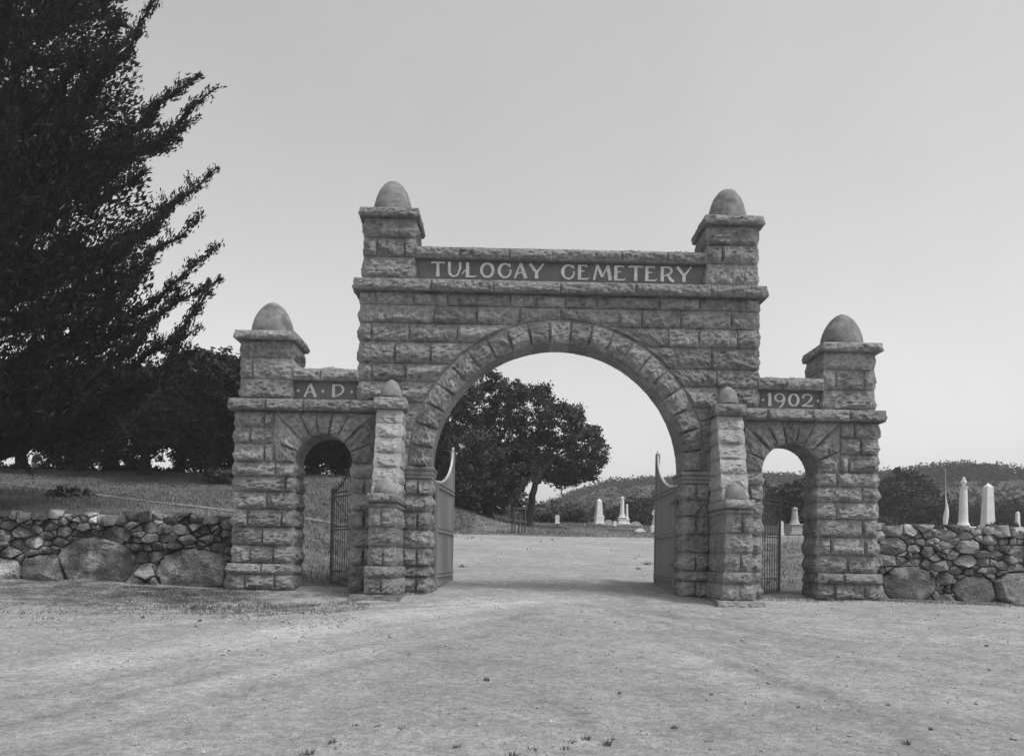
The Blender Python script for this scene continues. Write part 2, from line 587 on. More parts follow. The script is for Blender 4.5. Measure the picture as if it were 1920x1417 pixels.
def relief(u, v, wu, wv, rng, amp, ju0, ju1, jv0, jv1, groove=0.008):
    """chiselled height field: steep drafted edges cut by a few sloping planes, upper parts leaning to the sky"""
    UU, VV = np.meshgrid(u, v, indexing='ij')
    X, Z = (UU-0.5)*wu, (VV-0.5)*wv
    su = rng.uniform(1.2, 2.4, 2)
    ns = int(rng.integers(1e9))
    nz = sines(np.stack([X*11, Z*15], -1), ns, 4, 1.0, 0.7)
    low = sines(np.stack([X*5, Z*0], -1), ns+1, 3, 1.0)
    vr = np.clip(rng.uniform(.22, .45)+.15*low, .10, .75)
    prof = np.minimum(np.clip((1-VV)/(1-vr), 0, 1)**.95, np.clip(VV/vr, 0, 1)**.55) if (jv0 and jv1) else np.minimum(np.clip((1-VV)*wv/.07, 0.25, 1), np.clip(VV*wv/.07, .25, 1))
    amp = amp*1.6
    h = amp*rng.uniform(.8, 1.2)*prof+.004
    if ju0:
        h = np.minimum(h, (UU*wu)*su[0]*1.5+0.004)
    if ju1:
        h = np.minimum(h, ((1-UU)*wu)*su[1]*1.5+0.004)
    full = h.copy()
    for _ in range(3):
        A = amp*rng.uniform(0.65, 1.25)
        h = np.minimum(h, A-rng.uniform(0.05, 0.45)*Z+rng.normal(0, 0.14)*X)
    c0x, c0z = rng.uniform(-.5, .5)*wu, rng.uniform(-.3, .2)*wv
    h = np.minimum(h, amp*1.0+rng.normal(0, .5)*(X-c0x)+abs(rng.normal(0, .5))*(Z-c0z)+0.02)
    h = np.maximum(h, .5*full)
    crag = np.abs(sines(np.stack([X*20, Z*30], -1), ns+2, 3, 1.0, .7))
    k = np.clip(full/.04, 0, 1)
    h = h+k*(amp*0.2*nz+.022-.058*crag)
    h = np.maximum(h, .18*np.clip(full, 0, .1))
    if jv1 and jv0 and ju0 and ju1:
        pass
    for flag, sl_ in ((ju0, np.s_[0, :]), (ju1, np.s_[-1, :]), (jv0, np.s_[:, 0]), (jv1, np.s_[:, -1])):
        if flag:
            h[sl_] = -groove
    return h


def block_mesh(name, fxz, wu, wv, y0, y1, seed, amp=0.07, ext_l=False, ext_r=False, ext_t=False, ext_b=False, res=0.032, mat=None,
               back=True, side_amp=None):
    """fxz(u,v)->(x,z) face outline, u to +x, v up; rough front (y0) and back (y1), ext_* sides are exposed and rough too"""
    rng = np.random.default_rng(seed)
    u = nodes(wu, res, not ext_l, not ext_r)
    v = nodes(wv, res, not ext_b, not ext_t)
    UU, VV = np.meshgrid(u, v, indexing='ij')
    bx, bz = fxz(UU, VV)
    hc = amp*0.32*np.clip(np.minimum(VV, 1-VV)*wv*8, 0, 1)*(0.7+0.5*np.sin(VV*7+seed)) + 0.004
    G = []
    for yb, sg in ((y0, -1), (y1, 1)):
        h = relief(u, v, wu, wv, rng, amp if (sg < 0 or back) else 0.01, not ext_l, not ext_r, not ext_b, not ext_t)
        for fl, dist in ((ext_l, UU*wu), (ext_r, (1-UU)*wu)):
            if fl:
                k = np.clip(dist/0.10, 0, 1)
                h = np.minimum(h, hc+(h-hc)*k) if amp > 0 else h
        for fl, dist in ((ext_t, (1-VV)*wv), (ext_b, VV*wv)):
            if fl:
                h = h*np.clip(0.3+dist/0.08, 0.3, 1)
        x = bx.copy()
        if ext_l:
            x -= hc*np.clip(1-UU*wu/0.08, 0, 1)
        if ext_r:
            x += hc*np.clip(1-(1-UU)*wu/0.08, 0, 1)
        G.append(np.stack([x, yb+sg*h, bz], -1))
    nu, nv = len(u), len(v)
    V, Fq, n = [G[0].reshape(-1, 3), G[1].reshape(-1, 3)], [], 2*nu*nv
    idx = np.arange(nu*nv).reshape(nu, nv)
    f = np.stack([idx[:-1, :-1], idx[1:, :-1], idx[1:, 1:], idx[:-1, 1:]], -1).reshape(-1, 4)
    Fq += [f, f[:, ::-1]+nu*nv]

    def strip(a, b):        # a,b index arrays along the edge on front/back
        Fq.append(np.stack([a[:-1], a[1:], b[1:], b[:-1]], -1))
    o2 = nu*nv
    wy = y1-y0
    sa = amp*.42 if side_amp is None else side_amp
    for flag, ci, sg, axis, flip in ((ext_l, idx[0, :], -1, 0, False), (ext_r, idx[-1, :], 1, 0, True),
                                     (ext_t, idx[:, -1], 1, 2, False), (ext_b, idx[:, 0], -1, 2, True)):
        A = ci if flip else ci[::-1]
        if not flag:
            strip(A[::-1], (A+o2)[::-1])
            continue
        t = np.linspace(0, 1, max(3, int(round(wy/(res*1.3)))+1))
        fr, bk = G[0].reshape(-1, 3)[ci], G[1].reshape(-1, 3)[ci]
        ww = wv if axis == 0 else wu
        vv = v if axis == 0 else u
        h = relief(t, vv, wy, ww, rng, sa, True, True, not (ext_b if axis == 0 else ext_l), not (ext_t if axis == 0 else ext_r))
        h[0, :] = h[-1, :] = 0
        h = np.maximum(h, -0.012)
        Pg = fr[None]*(1-t[:, None, None])+bk[None]*t[:, None, None]
        Pg[:, :, axis] += sg*h
        V.append(Pg.reshape(-1, 3))
        k = np.arange(len(t)*len(ci)).reshape(len(t), len(ci))+n
        q = np.stack([k[:-1, :-1], k[:-1, 1:], k[1:, 1:], k[1:, :-1]], -1).reshape(-1, 4)
        Fq.append(q[:, ::-1] if flip else q)
        n += len(t)*len(ci)
    return mesh_np(name, np.concatenate(V), np.concatenate(Fq), mat or M_ROCK)


def rect(x0, x1, z0, z1):
    return lambda u, v: (x0+(x1-x0)*u, z0+(z1-z0)*v)


GATE = thing('stone_gateway', 'rock-faced stone cemetery gateway with one great arch and two small side arches', 'gateway')
_seed = [100]


def block(name, x0, x1, z0, z1, y0, y1, parent=GATE, **k):
    _seed[0] += 1
    me = block_mesh(name, rect(x0, x1, z0, z1), x1-x0, z1-z0, y0, y1, _seed[0], **k)
    return link(name, me, parent)


def row(xs, z0, z1, y0, y1, endl=False, endr=False, **k):
    for i in range(len(xs)-1):
        kk = dict(k)
        kk['ext_l'] = endl and i == 0
        kk['ext_r'] = endr and i == len(xs)-2
        block('block', xs[i], xs[i+1], z0, z1, y0, y1, **kk)


def X_at(px, z):
    """x on the wall face for a pixel column at height z"""
    lo, hi = 0., 1417.
    for _ in range(30):
        m = (lo+hi)/2
        if at_y(px, m, 0.0)[2] > z:
            lo = m
        else:
            hi = m
    return float(at_y(px, (lo+hi)/2, 0.0)[0])


YF, YB = 0.0, 0.68
ZC, RI, RE = 2.35, 2.37, 2.82          # great arch: centre height, inner and outer radius
HX = 3.752                              # half width of the high wall


def arc_x(z):
    return np.sqrt(np.maximum(RE**2-(z-ZC)**2, 0))


def arc_z(x):
    return ZC+np.sqrt(np.maximum(RE**2-x**2, 0))


# great arch voussoirs
NV = 21
for i in range(NV):
    a0, a1 = math.pi-i*math.pi/NV, math.pi-(i+1)*math.pi/NV
    _seed[0] += 1
    r1 = RE-0.014

    def fx(u, v, a0=a0, a1=a1):
        a = a0+(a1-a0)*u
        r = RI+(r1-RI)*v
        return r*np.cos(a), ZC+r*np.sin(a)
    me = block_mesh('voussoir', fx, math.pi/NV*(RI+RE)/2, r1-RI, YF-0.01, YB, _seed[0], amp=0.078, res=0.032)
    link('voussoir', me, GATE)
# thin raised line round the ring
mb = MB()
aa = np.linspace(0, math.pi, 73)
for i in range(72):
    vs = []
    for a in aa[i:i+2]:
        for r, y in ((RE-0.016, -0.012), (RE-0.002, -0.012), (RE-0.002, 0.1), (RE-0.016, 0.1)):
            vs.append((r*math.cos(a), y, ZC+r*math.sin(a)))
    mb.add(vs, [(0, 1, 5, 4), (1, 2, 6, 5), (3, 0, 4, 7)])
mb.build('arch_moulding', M_SMOOTH, GATE)

# high wall courses above the side cornices
ROWS = [(3.56, 3.95, [], []), (3.95, 4.29, [697, 761], [1343]), (4.29, 4.70, [740, 808], [1334]),
        (4.70, 5.05, [697, 768, 858], [1253, 1310, 1382])]
for z0, z1, jl, jr in ROWS:
    zm = (z0+z1)/2
    xl = [-HX]+[X_at(p, zm) for p in jl]
    xr = [X_at(p, zm) for p in jr]+[HX]
    if not jl:
        xl, xr = [-HX, -2.98], [3.0, HX]
    if len(xl) > 1:
        row(xl, z0, z1, YF, YB, endl=True)
    if len(xr) > 1:
        row(xr, z0, z1, YF, YB, endr=True)
    for xe, sg in ((xl[-1], -1), (xr[0], 1)):
        _seed[0] += 1
        if sg < 0:
            def fx(u, v, xe=xe, z0=z0, z1=z1):
                z = z0+(z1-z0)*v
                return xe+(-arc_x(z)-xe)*u, z
        else:
            def fx(u, v, xe=xe, z0=z0, z1=z1):
                z = z0+(z1-z0)*v
                return arc_x(z)+(xe-arc_x(z))*u, z
        w = abs(abs(xe)-float(arc_x(zm)))
        link('block', block_mesh('block', fx, max(w, .3), z1-z0, YF, YB, _seed[0], ext_l=(sg < 0 and len(xl) == 1), ext_r=(sg > 0 and len(xr) == 1)), GATE)
# course over the crown of the arch
xs = [-HX]+[X_at(p, 5.2) for p in (814, 894, 975, 1052, 1162, 1203, 1276, 1371)]+[HX]
for i in range(len(xs)-1):
    _seed[0] += 1

    def fx(u, v, a=xs[i], b=xs[i+1]):
        x = a+(b-a)*u
        zb = np.maximum(5.05, np.where(np.abs(x) < RE, arc_z(x), 0))
        return x, zb+(5.39-zb)*v
    link('block', block_mesh('block', fx, xs[i+1]-xs[i], .3, YF, YB, _seed[0], amp=0.065, ext_l=i == 0, ext_r=i == len(xs)-2), GATE)
xs = [-HX]+[X_at(p, 5.5) for p in (705, 776, 839, 957, 1006, 1060, 1119, 1236, 1311, 1400)]+[HX]
row(xs, 5.39, 5.63, YF, YB, True, True, amp=0.055)
# main cornice
xs = [-3.86]+[X_at(p, 5.74) for p in (810, 925, 1050, 1190, 1330)]+[3.86]
for i in range(len(xs)-1):
    block('cornice_stone', xs[i], xs[i+1], 5.63, 5.85, -0.13, YB+0.13, amp=0.06, ext_l=i == 0, ext_r=i == len(xs)-2)

# name panel and its coping
PX = 2.755
panel = MB().box((-PX, 0.07, 5.85), (PX, 0.60, 6.27)).build('name_panel', M_PANEL, GATE, label='dark smooth band carrying the pale cemetery name')
xs = [-PX]+[X_at(p, 6.38) for p in (862, 955, 1035, 1165, 1250)]+[PX]
for i in range(len(xs)-1):
    block('coping_stone', xs[i], xs[i+1], 6.27, 6.485, -0.03, 0.70, amp=0.06, ext_t=True, side_amp=0.02)


def finial(x, y, z, r, h, parent=GATE, pw=0.72):
    # pointed egg: rounded shoulder rising to a soft point
    prof = [(r*0.97, 0)]
    for t in np.linspace(0.06, 1, 16):
        prof.append((r*max(1-t**2.1, 0)**pw, h*t))
    prof[-1] = (0.002, h)
    prof.insert(1, (r, 0.03))
    prof.insert(0, (r*.93, -0.02))
    k_ = np.random.default_rng(int(abs(x*77)+z*31))
    prof = [(a*(1+k_.normal(0, .006)), b) for a, b in prof]
    return MB().lathe(prof, 28, (x, y, z)).build('finial', M_SMOOTH, parent, smooth=True)


# four towers
def tower(x0, x1, zs, cx0, cx1, cz, ch, splits, fr, fh, fpw):
    ty0, ty1 = -0.02, 0.90
    for (z0, z1), sp in zip(zip(zs[:-1], zs[1:]), splits):
        xs = [x0]+[x0+(x1-x0)*s for s in sp]+[x1]
        row(xs, z0, z1, ty0, ty1, True, True, amp=0.06)
    _seed[0] += 1
    block('cap_stone', cx0, cx1, cz, cz+ch, ty0-0.10, ty1+0.10, ext_l=True, ext_r=True, amp=0.06)
    finial((cx0+cx1)/2, 0.44, cz+ch-0.01, fr, fh, pw=fpw)


for sg in (-1, 1):
    def mx(a, b):
        return (a, b) if sg > 0 else (-b, -a)
    a, b = mx(2.755, 3.70)
    c, d = mx(2.70, 3.775)
    tower(a, b, [5.85, 6.28, 6.64, 7.01], c, d, 7.01, 0.165, [[], [.25, .8], []] if sg < 0 else [[], [.3], []], 0.375, 0.74, .52)
    a, b = mx(5.0, 5.945)
    c, d = mx(4.955, 6.05)
    tower(a, b, [3.555, 3.95, 4.33, 4.66], c, d, 4.66, 0.168, [[], [.22], []] if sg < 0 else [[], [.22, .8], []], 0.405, 0.70, .64)

# side parapets with the date
SIDE = {}
for sg in (-1, 1):
    a, b = (3.755, 4.998) if sg > 0 else (-4.998, -3.755)
    SIDE[sg] = MB().box((a, 0.07, 3.555), (b, 0.60, 3.93)).build('date_panel', M_PANEL, GATE)
    m = (a+b)/2-0.1
    block('coping_stone', a, m, 3.93, 4.148, -0.03, 0.68, amp=0.055, ext_t=True, side_amp=0.02)
    block('coping_stone', m, b, 3.93, 4.148, -0.03, 0.68, amp=0.055, ext_t=True, side_amp=0.02)

# side walls
ZS = [0, 0.29, 0.49, 0.83, 1.17, 1.51, 1.83, 2.12, 2.39, 2.73, 3.04, 3.34]
JX, OC, OR = 4.385, 2.385, 0.532      # side arch centre x, springing height, radius
OUT = {-1: [[462, 517], [492], [470, 513], [493], [465, 529], [500], [536], [517], [497], [470, 514], [497]],
       1: [[1560, 1617], [1578], [1587], [1556, 1620], [1616], [1568], [1615], [1568], [1590], [1575, 1612], [1600]]}
ST = 0.945
for sg in (-1, 1):
    for i in range(11):
        z0, z1 = ZS[i], ZS[i+1]
        zm = (z0+z1)/2
        xo = 6.043 if i > 1 else 6.125
        y0 = YF if i > 1 else YF-0.07
        j = sorted(abs(X_at(p, zm)) for p in OUT[sg][i])
        xi = 4.917 if z0 < 2.38 else JX+ST
        j = [q for q in j if xi+0.15 < q < xo-0.12]
        xs = [xi]+j+[xo]
        il = z0 < 2.38
        if sg > 0:
            row(xs, z0, z1, y0, YB, endl=il, endr=True)
        else:
            row([-q for q in xs[::-1]], z0, z1, y0, YB, endl=True, endr=il)
        # inner stub between side arch and buttress
        xe = 3.853 if z0 < 2.38 else JX-ST
        xa = 2.86
        xs = [xa, 3.34, xe] if (xe-3.34) > 0.04 else [xa, xe]
        if z0 < 2.38 and i % 2 == 0:
            xs = [xa, 3.34, 3.6, xe]
        if sg > 0:
            row(xs, z0, z1, YF, YB, endr=il)
        else:
            row([-q for q in xs[::-1]], z0, z1, YF, YB, endl=il)
    # side arch voussoirs, running up to the cornice
    cuts = [180, 157, 135, 117, 100, 80, 63, 45, 23, 0]
    for k in range(9):
        a0, a1 = math.radians(cuts[k]), math.radians(cuts[k+1])
        _seed[0] += 1

        def fx(u, v, a0=a0, a1=a1, sg=sg):
            a = a0+(a1-a0)*u
            c, s_ = np.cos(a), np.sin(a)
            ro = np.minimum(ST/np.maximum(np.abs(c), 1e-6), (3.34-OC)/np.maximum(s_, 1e-6))
            r = OR+(ro-OR)*v
            return sg*JX+r*c, OC+r*s_
        link('voussoir', block_mesh('voussoir', fx, 0.3, 0.45, YF-0.005, YB, _seed[0], amp=0.06, res=0.032), GATE)
    # side cornice
    xs = [2.86, 3.9, 4.75, 5.45, 6.13]
    if sg < 0:
        xs = [-q for q in xs[::-1]]
    for k in range(4):
        block('cornice_stone', xs[k], xs[k+1], 3.34, 3.556, -0.13, YB+0.13, amp=0.06,
              ext_l=(sg < 0 and k == 0), ext_r=(sg > 0 and k == 3))
    # filler between the arch ring and the side wall above the capital
    for z0, z1 in ((2.335, 2.73), (2.73, 3.04), (3.04, 3.556)):
        _seed[0] += 1

        def fx(u, v, z0=z0, z1=z1, sg=sg):
            z = z0+(z1-z0)*v
            a = arc_x(z)
            return (a+(2.99-a)*u if sg > 0 else -2.99+(2.99-a)*u), z
        link('block', block_mesh('block', fx, 0.2, z1-z0, YF+0.004, YB-0.004, _seed[0], amp=0.03), GATE)
    # pier under the great arch
    a = 2.37
    for i, (z0, z1) in enumerate(zip(ZS[:6]+[1.83], ZS[1:6]+[1.83, 2.13])):
        b = 2.862
        y0 = YF-0.004
        xs = [a, 2.62 if i % 2 == 0 else 2.68, b] if i in (0, 2, 4, 6) else [a, b]
        if sg > 0:
            row(xs, z0, z1, y0, YB+0.004, endl=True)
        else:
            row([-q for q in xs[::-1]], z0, z1, y0, YB+0.004, endr=True)
    # moulded capital
    a, b = (2.31, 2.90) if sg > 0 else (-2.90, -2.31)
    cp = MB()
    cp.box((a, -0.10, 2.275), (b, YB+0.10, 2.35), 0.018)
    cp.box((a+0.02, -0.075, 2.20), (b-0.02, YB+0.075, 2.276), 0.008)
    cp.box((a+0.035, -0.055, 2.13), (b-0.035, YB+0.055, 2.201), 0.008)
    cp.build('capital', M_SMOOTH, GATE)

    # buttress
    b0, b1 = (2.88, 3.33) if sg > 0 else (-3.33, -2.88)
    bc = (b0+b1)/2
    yl = -1.18
    for i in range(6):
        z0, z1 = ZS[i], ZS[i+1]
        if i == 5:
            z1 = 1.60
        e = 0.05 if i < 2 else 0.0
        ys = yl-e
        sp = [[.5], [], [.55], [], [.45], []][i]
        if sg > 0 and i == 4:
            sp = [.6]
        xs = [b0-e]+[b0-e+(b1-b0+2*e)*q for q in sp]+[b1+e]
        row(xs, z0, z1, ys, -0.012, True, True, amp=0.045)
    block('cap_stone', b0-0.03, b1+0.03, 1.60, 1.755, yl-0.06, -0.012, ext_l=True, ext_r=True, amp=0.04, mat=M_ROCK)
    finial(bc, -0.86, 1.745, 0.215, 0.33, pw=0.55)
    # raking upper shaft: each stone stands further out than the one above
    zz = [1.755, 1.98, 2.25, 2.52, 2.81, 3.08, 3.34]
    for i in range(6):
        z0, z1 = zz[i], zz[i+1]
        _seed[0] += 1
        me = block_mesh('block', rect(b0, b1, z0, z1), b1-b0, z1-z0, 0, 1, _seed[0], amp=0.035, ext_l=True, ext_r=True, mat=M_PALE)
        co = np.empty(len(me.vertices)*3, np.float32)
        me.vertices.foreach_get('co', co)
        co = co.reshape(-1, 3)
        yfr = -0.46-(3.34-co[:, 2])*0.30
        fr = co[:, 1] < 0.06
        tt = np.clip(co[:, 1], 0, 1)
        rough = np.where(co[:, 1] < 0.08, np.minimum(co[:, 1], 0.0), 0)
        co[:, 1] = yfr+(-0.012-yfr)*tt+rough
        me.vertices.foreach_set('co', co.ravel())
        me.update()
        link('block', me, GATE)
    block('cornice_stone', b0-0.05, b1+0.05, 3.342, 3.553, -0.53, -0.10, ext_l=True, ext_r=True, amp=0.05)
    finial(bc, -0.30, 3.545, 0.205, 0.37, pw=0.62)
    # footing slab
    fa, fb = (2.72, 3.52) if sg > 0 else (-3.62, -2.78)
    block('footing_slab', fa, fb, -0.20, -0.02, -1.36, -0.3, ext_l=True, ext_r=True, ext_t=True, amp=0.02)
    # buried footings so that nothing floats where the ground drops
    MB().box((4.93, 0.02, -0.35), (6.1, YB-0.02, 0.004)).build('footing', M_CORE, GATE) if sg > 0 else \
        MB().box((-6.1, 0.02, -0.35), (-4.93, YB-0.02, 0.004)).build('footing', M_CORE, GATE)
    MB().box((2.40, 0.02, -0.35), (3.82, YB-0.02, 0.004)).build('footing', M_CORE, GATE) if sg > 0 else \
        MB().box((-3.82, 0.02, -0.35), (-2.40, YB-0.02, 0.004)).build('footing', M_CORE, GATE)
    # iron sill between the side jambs
    q = (3.86, 4.91) if sg > 0 else (-4.91, -3.86)
    MB().box((q[0], 0.2, -0.1), (q[1], 0.5, 0.03), 0.01).build('sill', M_SMOOTH, GATE)


# ------------------------------------------------------------------ lettering
def arc(cx, cy, rx, ry, a0, a1, n=14):
    a = np.radians(np.linspace(a0, a1, n))
    return [(cx+rx*math.cos(t), cy+ry*math.sin(t)) for t in a]


def wlin(*k, n=14):
    return list(np.interp(np.linspace(0, 1, n), np.linspace(0, 1, len(k)), k))


GLYPH = {
    'T': (.88, [([(.44, 0), (.44, .5), (.44, .97)], [.24, .2, .2]), ([(0, .9), (.1, .95), (.78, .95), (.88, .9)], [.09, .11, .11, .09])]),
    'U': (.92, [([(.12, 1), (.12, .4)]+arc(.42, .38, .3, .33, 180, 360, 10)[1:]+[(.8, .55), (.8, 1)], [.2, .2]+wlin(.19, .1, .13, n=9)+[.15, .17])]),
    'L': (.72, [([(.12, 0), (.12, 1)], [.24, .2]), ([(.05, .06), (.6, .05), (.72, .12)], [.11, .1, .05]), ([(-.24, .2), (-.1, .4), (.1, .52)], [.06, .08, .05])]),
    'O': (.92, [(arc(.46, .5, .37, .45, 90, 450, 29), list(.13+.055*np.abs(np.cos(np.linspace(math.pi/2, 2.5*math.pi, 29)))))]),
    'C': (.9, [([(.8, .78)]+arc(.46, .5, .36, .45, 48, 335, 24)+[(.83, .52), (.72, .56)], [.06]+wlin(.1, .1, .2, .22, .14, .12, .13, n=24)+[.1, .05]), ([(.74, .96), (.76, .74)], [.1, .08])]),
    'A': (.92, [([(.08, 0), (.45, 1)], [.15, .1]), ([(.45, 1), (.82, 0)], [.2, .24]), ([(.22, .27), (.45, .4), (.66, .34)], [.07, .08, .06])]),
    'Y': (.9, [([(.04, 1), (.44, .42)], [.2, .18]), ([(.86, 1), (.46, .42)], [.1, .12]), ([(.45, .48), (.45, 0)], [.19, .24])]),
    'E': (.75, [([(.12, 0), (.12, 1)], [.23, .2]), ([(.1, .95), (.55, .95), (.62, .86)], [.1, .1, .05]), ([(.1, .58), (.45, .58)], [.09, .07]), ([(.05, .05), (.62, .05), (.74, .14)], [.11, .1, .05])]),
    'M': (1.15, [([(.06, 0), (.24, 1)], [.16, .11]), ([(.24, 1), (.58, .22)], [.2, .18]), ([(.58, .22), (.9, 1)], [.09, .1]), ([(.9, 1), (1.06, 0)], [.18, .24])]),
    'R': (.92, [([(.12, 0), (.12, 1)], [.23, .2]), ([(.12, .95), (.42, .95)]+arc(.45, .72, .24, .23, 90, -70, 10)+[(.34, .42), (.16, .36)], [.09, .1]+wlin(.1, .17, .12, n=10)+[.09, .06]), ([(.42, .5), (.66, .12), (.84, 0)], [.17, .2, .16])]),
    'D': (.9, [([(.1, 0), (.1, 1)], [.22, .2]), ([(.05, .95), (.45, .95)]+arc(.42, .62, .36, .33, 80, -20, 8)+[(.62, .28), (.15, .03)], [.08, .1]+wlin(.12, .18, .16, n=8)+[.13, .08])]),
    '1': (.35, [([(.2, 0), (.2, 1)], [.24, .2]), ([(.02, .84), (.2, .98)], [.06, .12])]),
    '9': (.85, [(arc(.42, .66, .3, .3, 90, 450, 22), wlin(.08, .17, .1, .15, .08, n=22)), (arc(.34, .62, .4, .72, 5, -82, 12), wlin(.17, .17, .09, n=12))]),
    '0': (.9, [(arc(.45, .5, .34, .45, 90, 450, 25), list(.09+.11*np.abs(np.cos(np.linspace(math.pi/2, 2.5*math.pi, 25)))))]),
    '2': (.85, [(arc(.42, .7, .3, .26, 190, -35, 14)+[(.4, .25), (.12, .07)], wlin(.16, .1, .1, .18, n=14)+[.1, .1]), ([(.05, .06), (.78, .06), (.82, .16)], [.12, .13, .06])]),
    '.': (.3, [([(.15, .33), (.15, .46), (.15, .59)], [.01, .22, .01])]),
}


def letter(ch, x0, x1, z0, hgt, yf, parent):
    wd_, strokes = GLYPH[ch]
    mb = MB()
    for si, (pts, ws) in enumerate(strokes):
        p = np.array(pts, float)
        ws = np.array(ws, float)
        p[:, 0] = x0+(x1-x0)*p[:, 0]/wd_
        p[:, 1] = z0+hgt*p[:, 1]
        t = np.gradient(p, axis=0)
        t /= np.linalg.norm(t, axis=1)[:, None]+1e-9
        nrm = np.stack([-t[:, 1], t[:, 0]], 1)
        hw = (ws*hgt/2)[:, None]
        A, B = p+nrm*hw, p-nrm*hw
        y = yf-0.012-0.0006*si
        n = len(p)
        v = [(q[0], y, q[1]) for q in A]+[(q[0], y, q[1]) for q in B]+[(q[0], yf+0.002, q[1]) for q in A]+[(q[0], yf+0.002, q[1]) for q in B]
        f = []
        for i in range(n-1):
            f += [(i, i+1, n+i+1, n+i), (2*n+i, 2*n+i+1, i+1, i), (n+i, n+i+1, 3*n+i+1, 3*n+i)]
        f += [(0, n, 3*n, 2*n), (n-1, 3*n-1, 4*n-1, 2*n-1)]
        mb.add(v, f)
    return mb.build('letter', M_LETTER, parent)


YP = 0.07
NAME = [('T', 808, 834), ('U', 839, 866), ('L', 873, 894), ('O', 900, 927), ('C', 933, 960), ('A', 963, 989), ('Y', 992, 1020),
        ('C', 1052, 1079), ('E', 1083, 1105), ('M', 1112, 1147), ('E', 1151, 1174), ('T', 1178, 1206), ('E', 1209, 1232), ('R', 1238, 1266), ('Y', 1268, 1297)]
for ch, a, b in NAME:
    x0, x1 = [at_y(p, 510, YP)[0] for p in (a, b)]
    letter(ch, x0, x1, 5.955, 0.285, YP, panel)
for ch, a, b in (('.', 556, 563), ('A', 569, 595), ('.', 602, 609), ('D', 623, 647), ('.', 656, 663)):
    x0, x1 = [at_y(p, 730, YP)[0] for p in (a, b)]
    letter(ch, x0, x1, 3.635, 0.245, YP, SIDE[-1])
for ch, a, b in (('.', 1427, 1434), ('1', 1438, 1447), ('9', 1450, 1473), ('0', 1477, 1499), ('2', 1502, 1525), ('.', 1530, 1537)):
    x0, x1 = [at_y(p, 750, YP)[0] for p in (a, b)]
    letter(ch, x0, x1, 3.635, 0.245, YP, SIDE[1])


# ------------------------------------------------------------------ carriage gate leaves and iron wicket gates
def carriage_leaf(hx, ang, label):
    """solid leaf hung at the jamb; local x runs from the hinge to the meeting stile"""
    g = thing('carriage_gate_leaf', label, 'gate', (hx, 0.42, 0.03), ang, 'carriage gate leaves standing open')
    Lf, ztop, zpk = 2.05, 2.06, 2.98
    n = 24
    xs = np.linspace(0, Lf, n)
    # quarter-round scoop: low at the hinge, sweeping up to the meeting stile
    t = xs/Lf
    top = ztop+0.02+(zpk-ztop)*(1-np.sqrt(np.clip(1-t**2.0, 0, 1)))
    nb_ = 14
    for k in range(nb_):
        xa, xb = Lf*k/nb_+.003, Lf*(k+1)/nb_-.003
        xx = np.linspace(xa, xb, 4)
        tz = np.interp(xx, xs, top)
        v = []
        for y in (-0.022, 0.022):
            v += [(x, y, 0.07) for x in xx]+[(x, y, z) for x, z in zip(xx, tz)]
        f = []
        for i in range(3):
            f += [(i, i+1, 5+i, 4+i), (9+i, 8+i, 12+i, 13+i), (4+i, 5+i, 13+i, 12+i), (i+1, i, 8+i, 9+i)]
        f += [(0, 4, 12, 8), (3, 11, 15, 7)]
        MB().add(v, f).build('board', M_LEAF, g)
    MB().tube([(x, 0, z+0.012) for x, z in zip(xs, top)], 0.026, 8).build('rim', M_RIM, g)
    for z in (0.30, 1.17, 2.02):
        m = MB()
        m.box((0.02, -0.06, z-0.05), (Lf, 0.06, z-0.028), 0.004)
        m.box((0.02, -0.045, z-0.028), (Lf, 0.045, z+0.028))
        m.box((0.02, -0.065, z+0.028), (Lf, 0.065, z+0.055), 0.004)
        m.build('rail', M_LEAF, g)
    MB().box((-0.02, -0.05, 0.0), (0.05, 0.05, 2.08), 0.006).build('stile', M_LEAF, g)
    MB().box((Lf-0.05, -0.045, 0.03), (Lf+0.02, 0.045, zpk-0.02), 0.006).build('stile', M_LEAF, g)
    for z in (0.5, 1.7):
        MB().tube([(-0.05, 0, z), (-0.05, 0, z+0.16)], 0.03, 8).box((-0.07, -0.012, z+0.05), (0.3, 0.072, z+0.1)).build('hinge', M_IRON, g)
    MB().lathe([(0.001, -.03), (.02, -.03), (.026, 0), (.02, .03), (.001, .03)], 10, (Lf-0.06, -0.085, 1.25)).build('latch', M_IRON, g)
    return g


carriage_leaf(-2.31, math.radians(84.5), 'pale sheet carriage gate leaf swung open beside the A D side of the arch')
carriage_leaf(2.33, math.radians(90), 'dark shaded carriage gate leaf swung open beside the 1902 side of the arch')


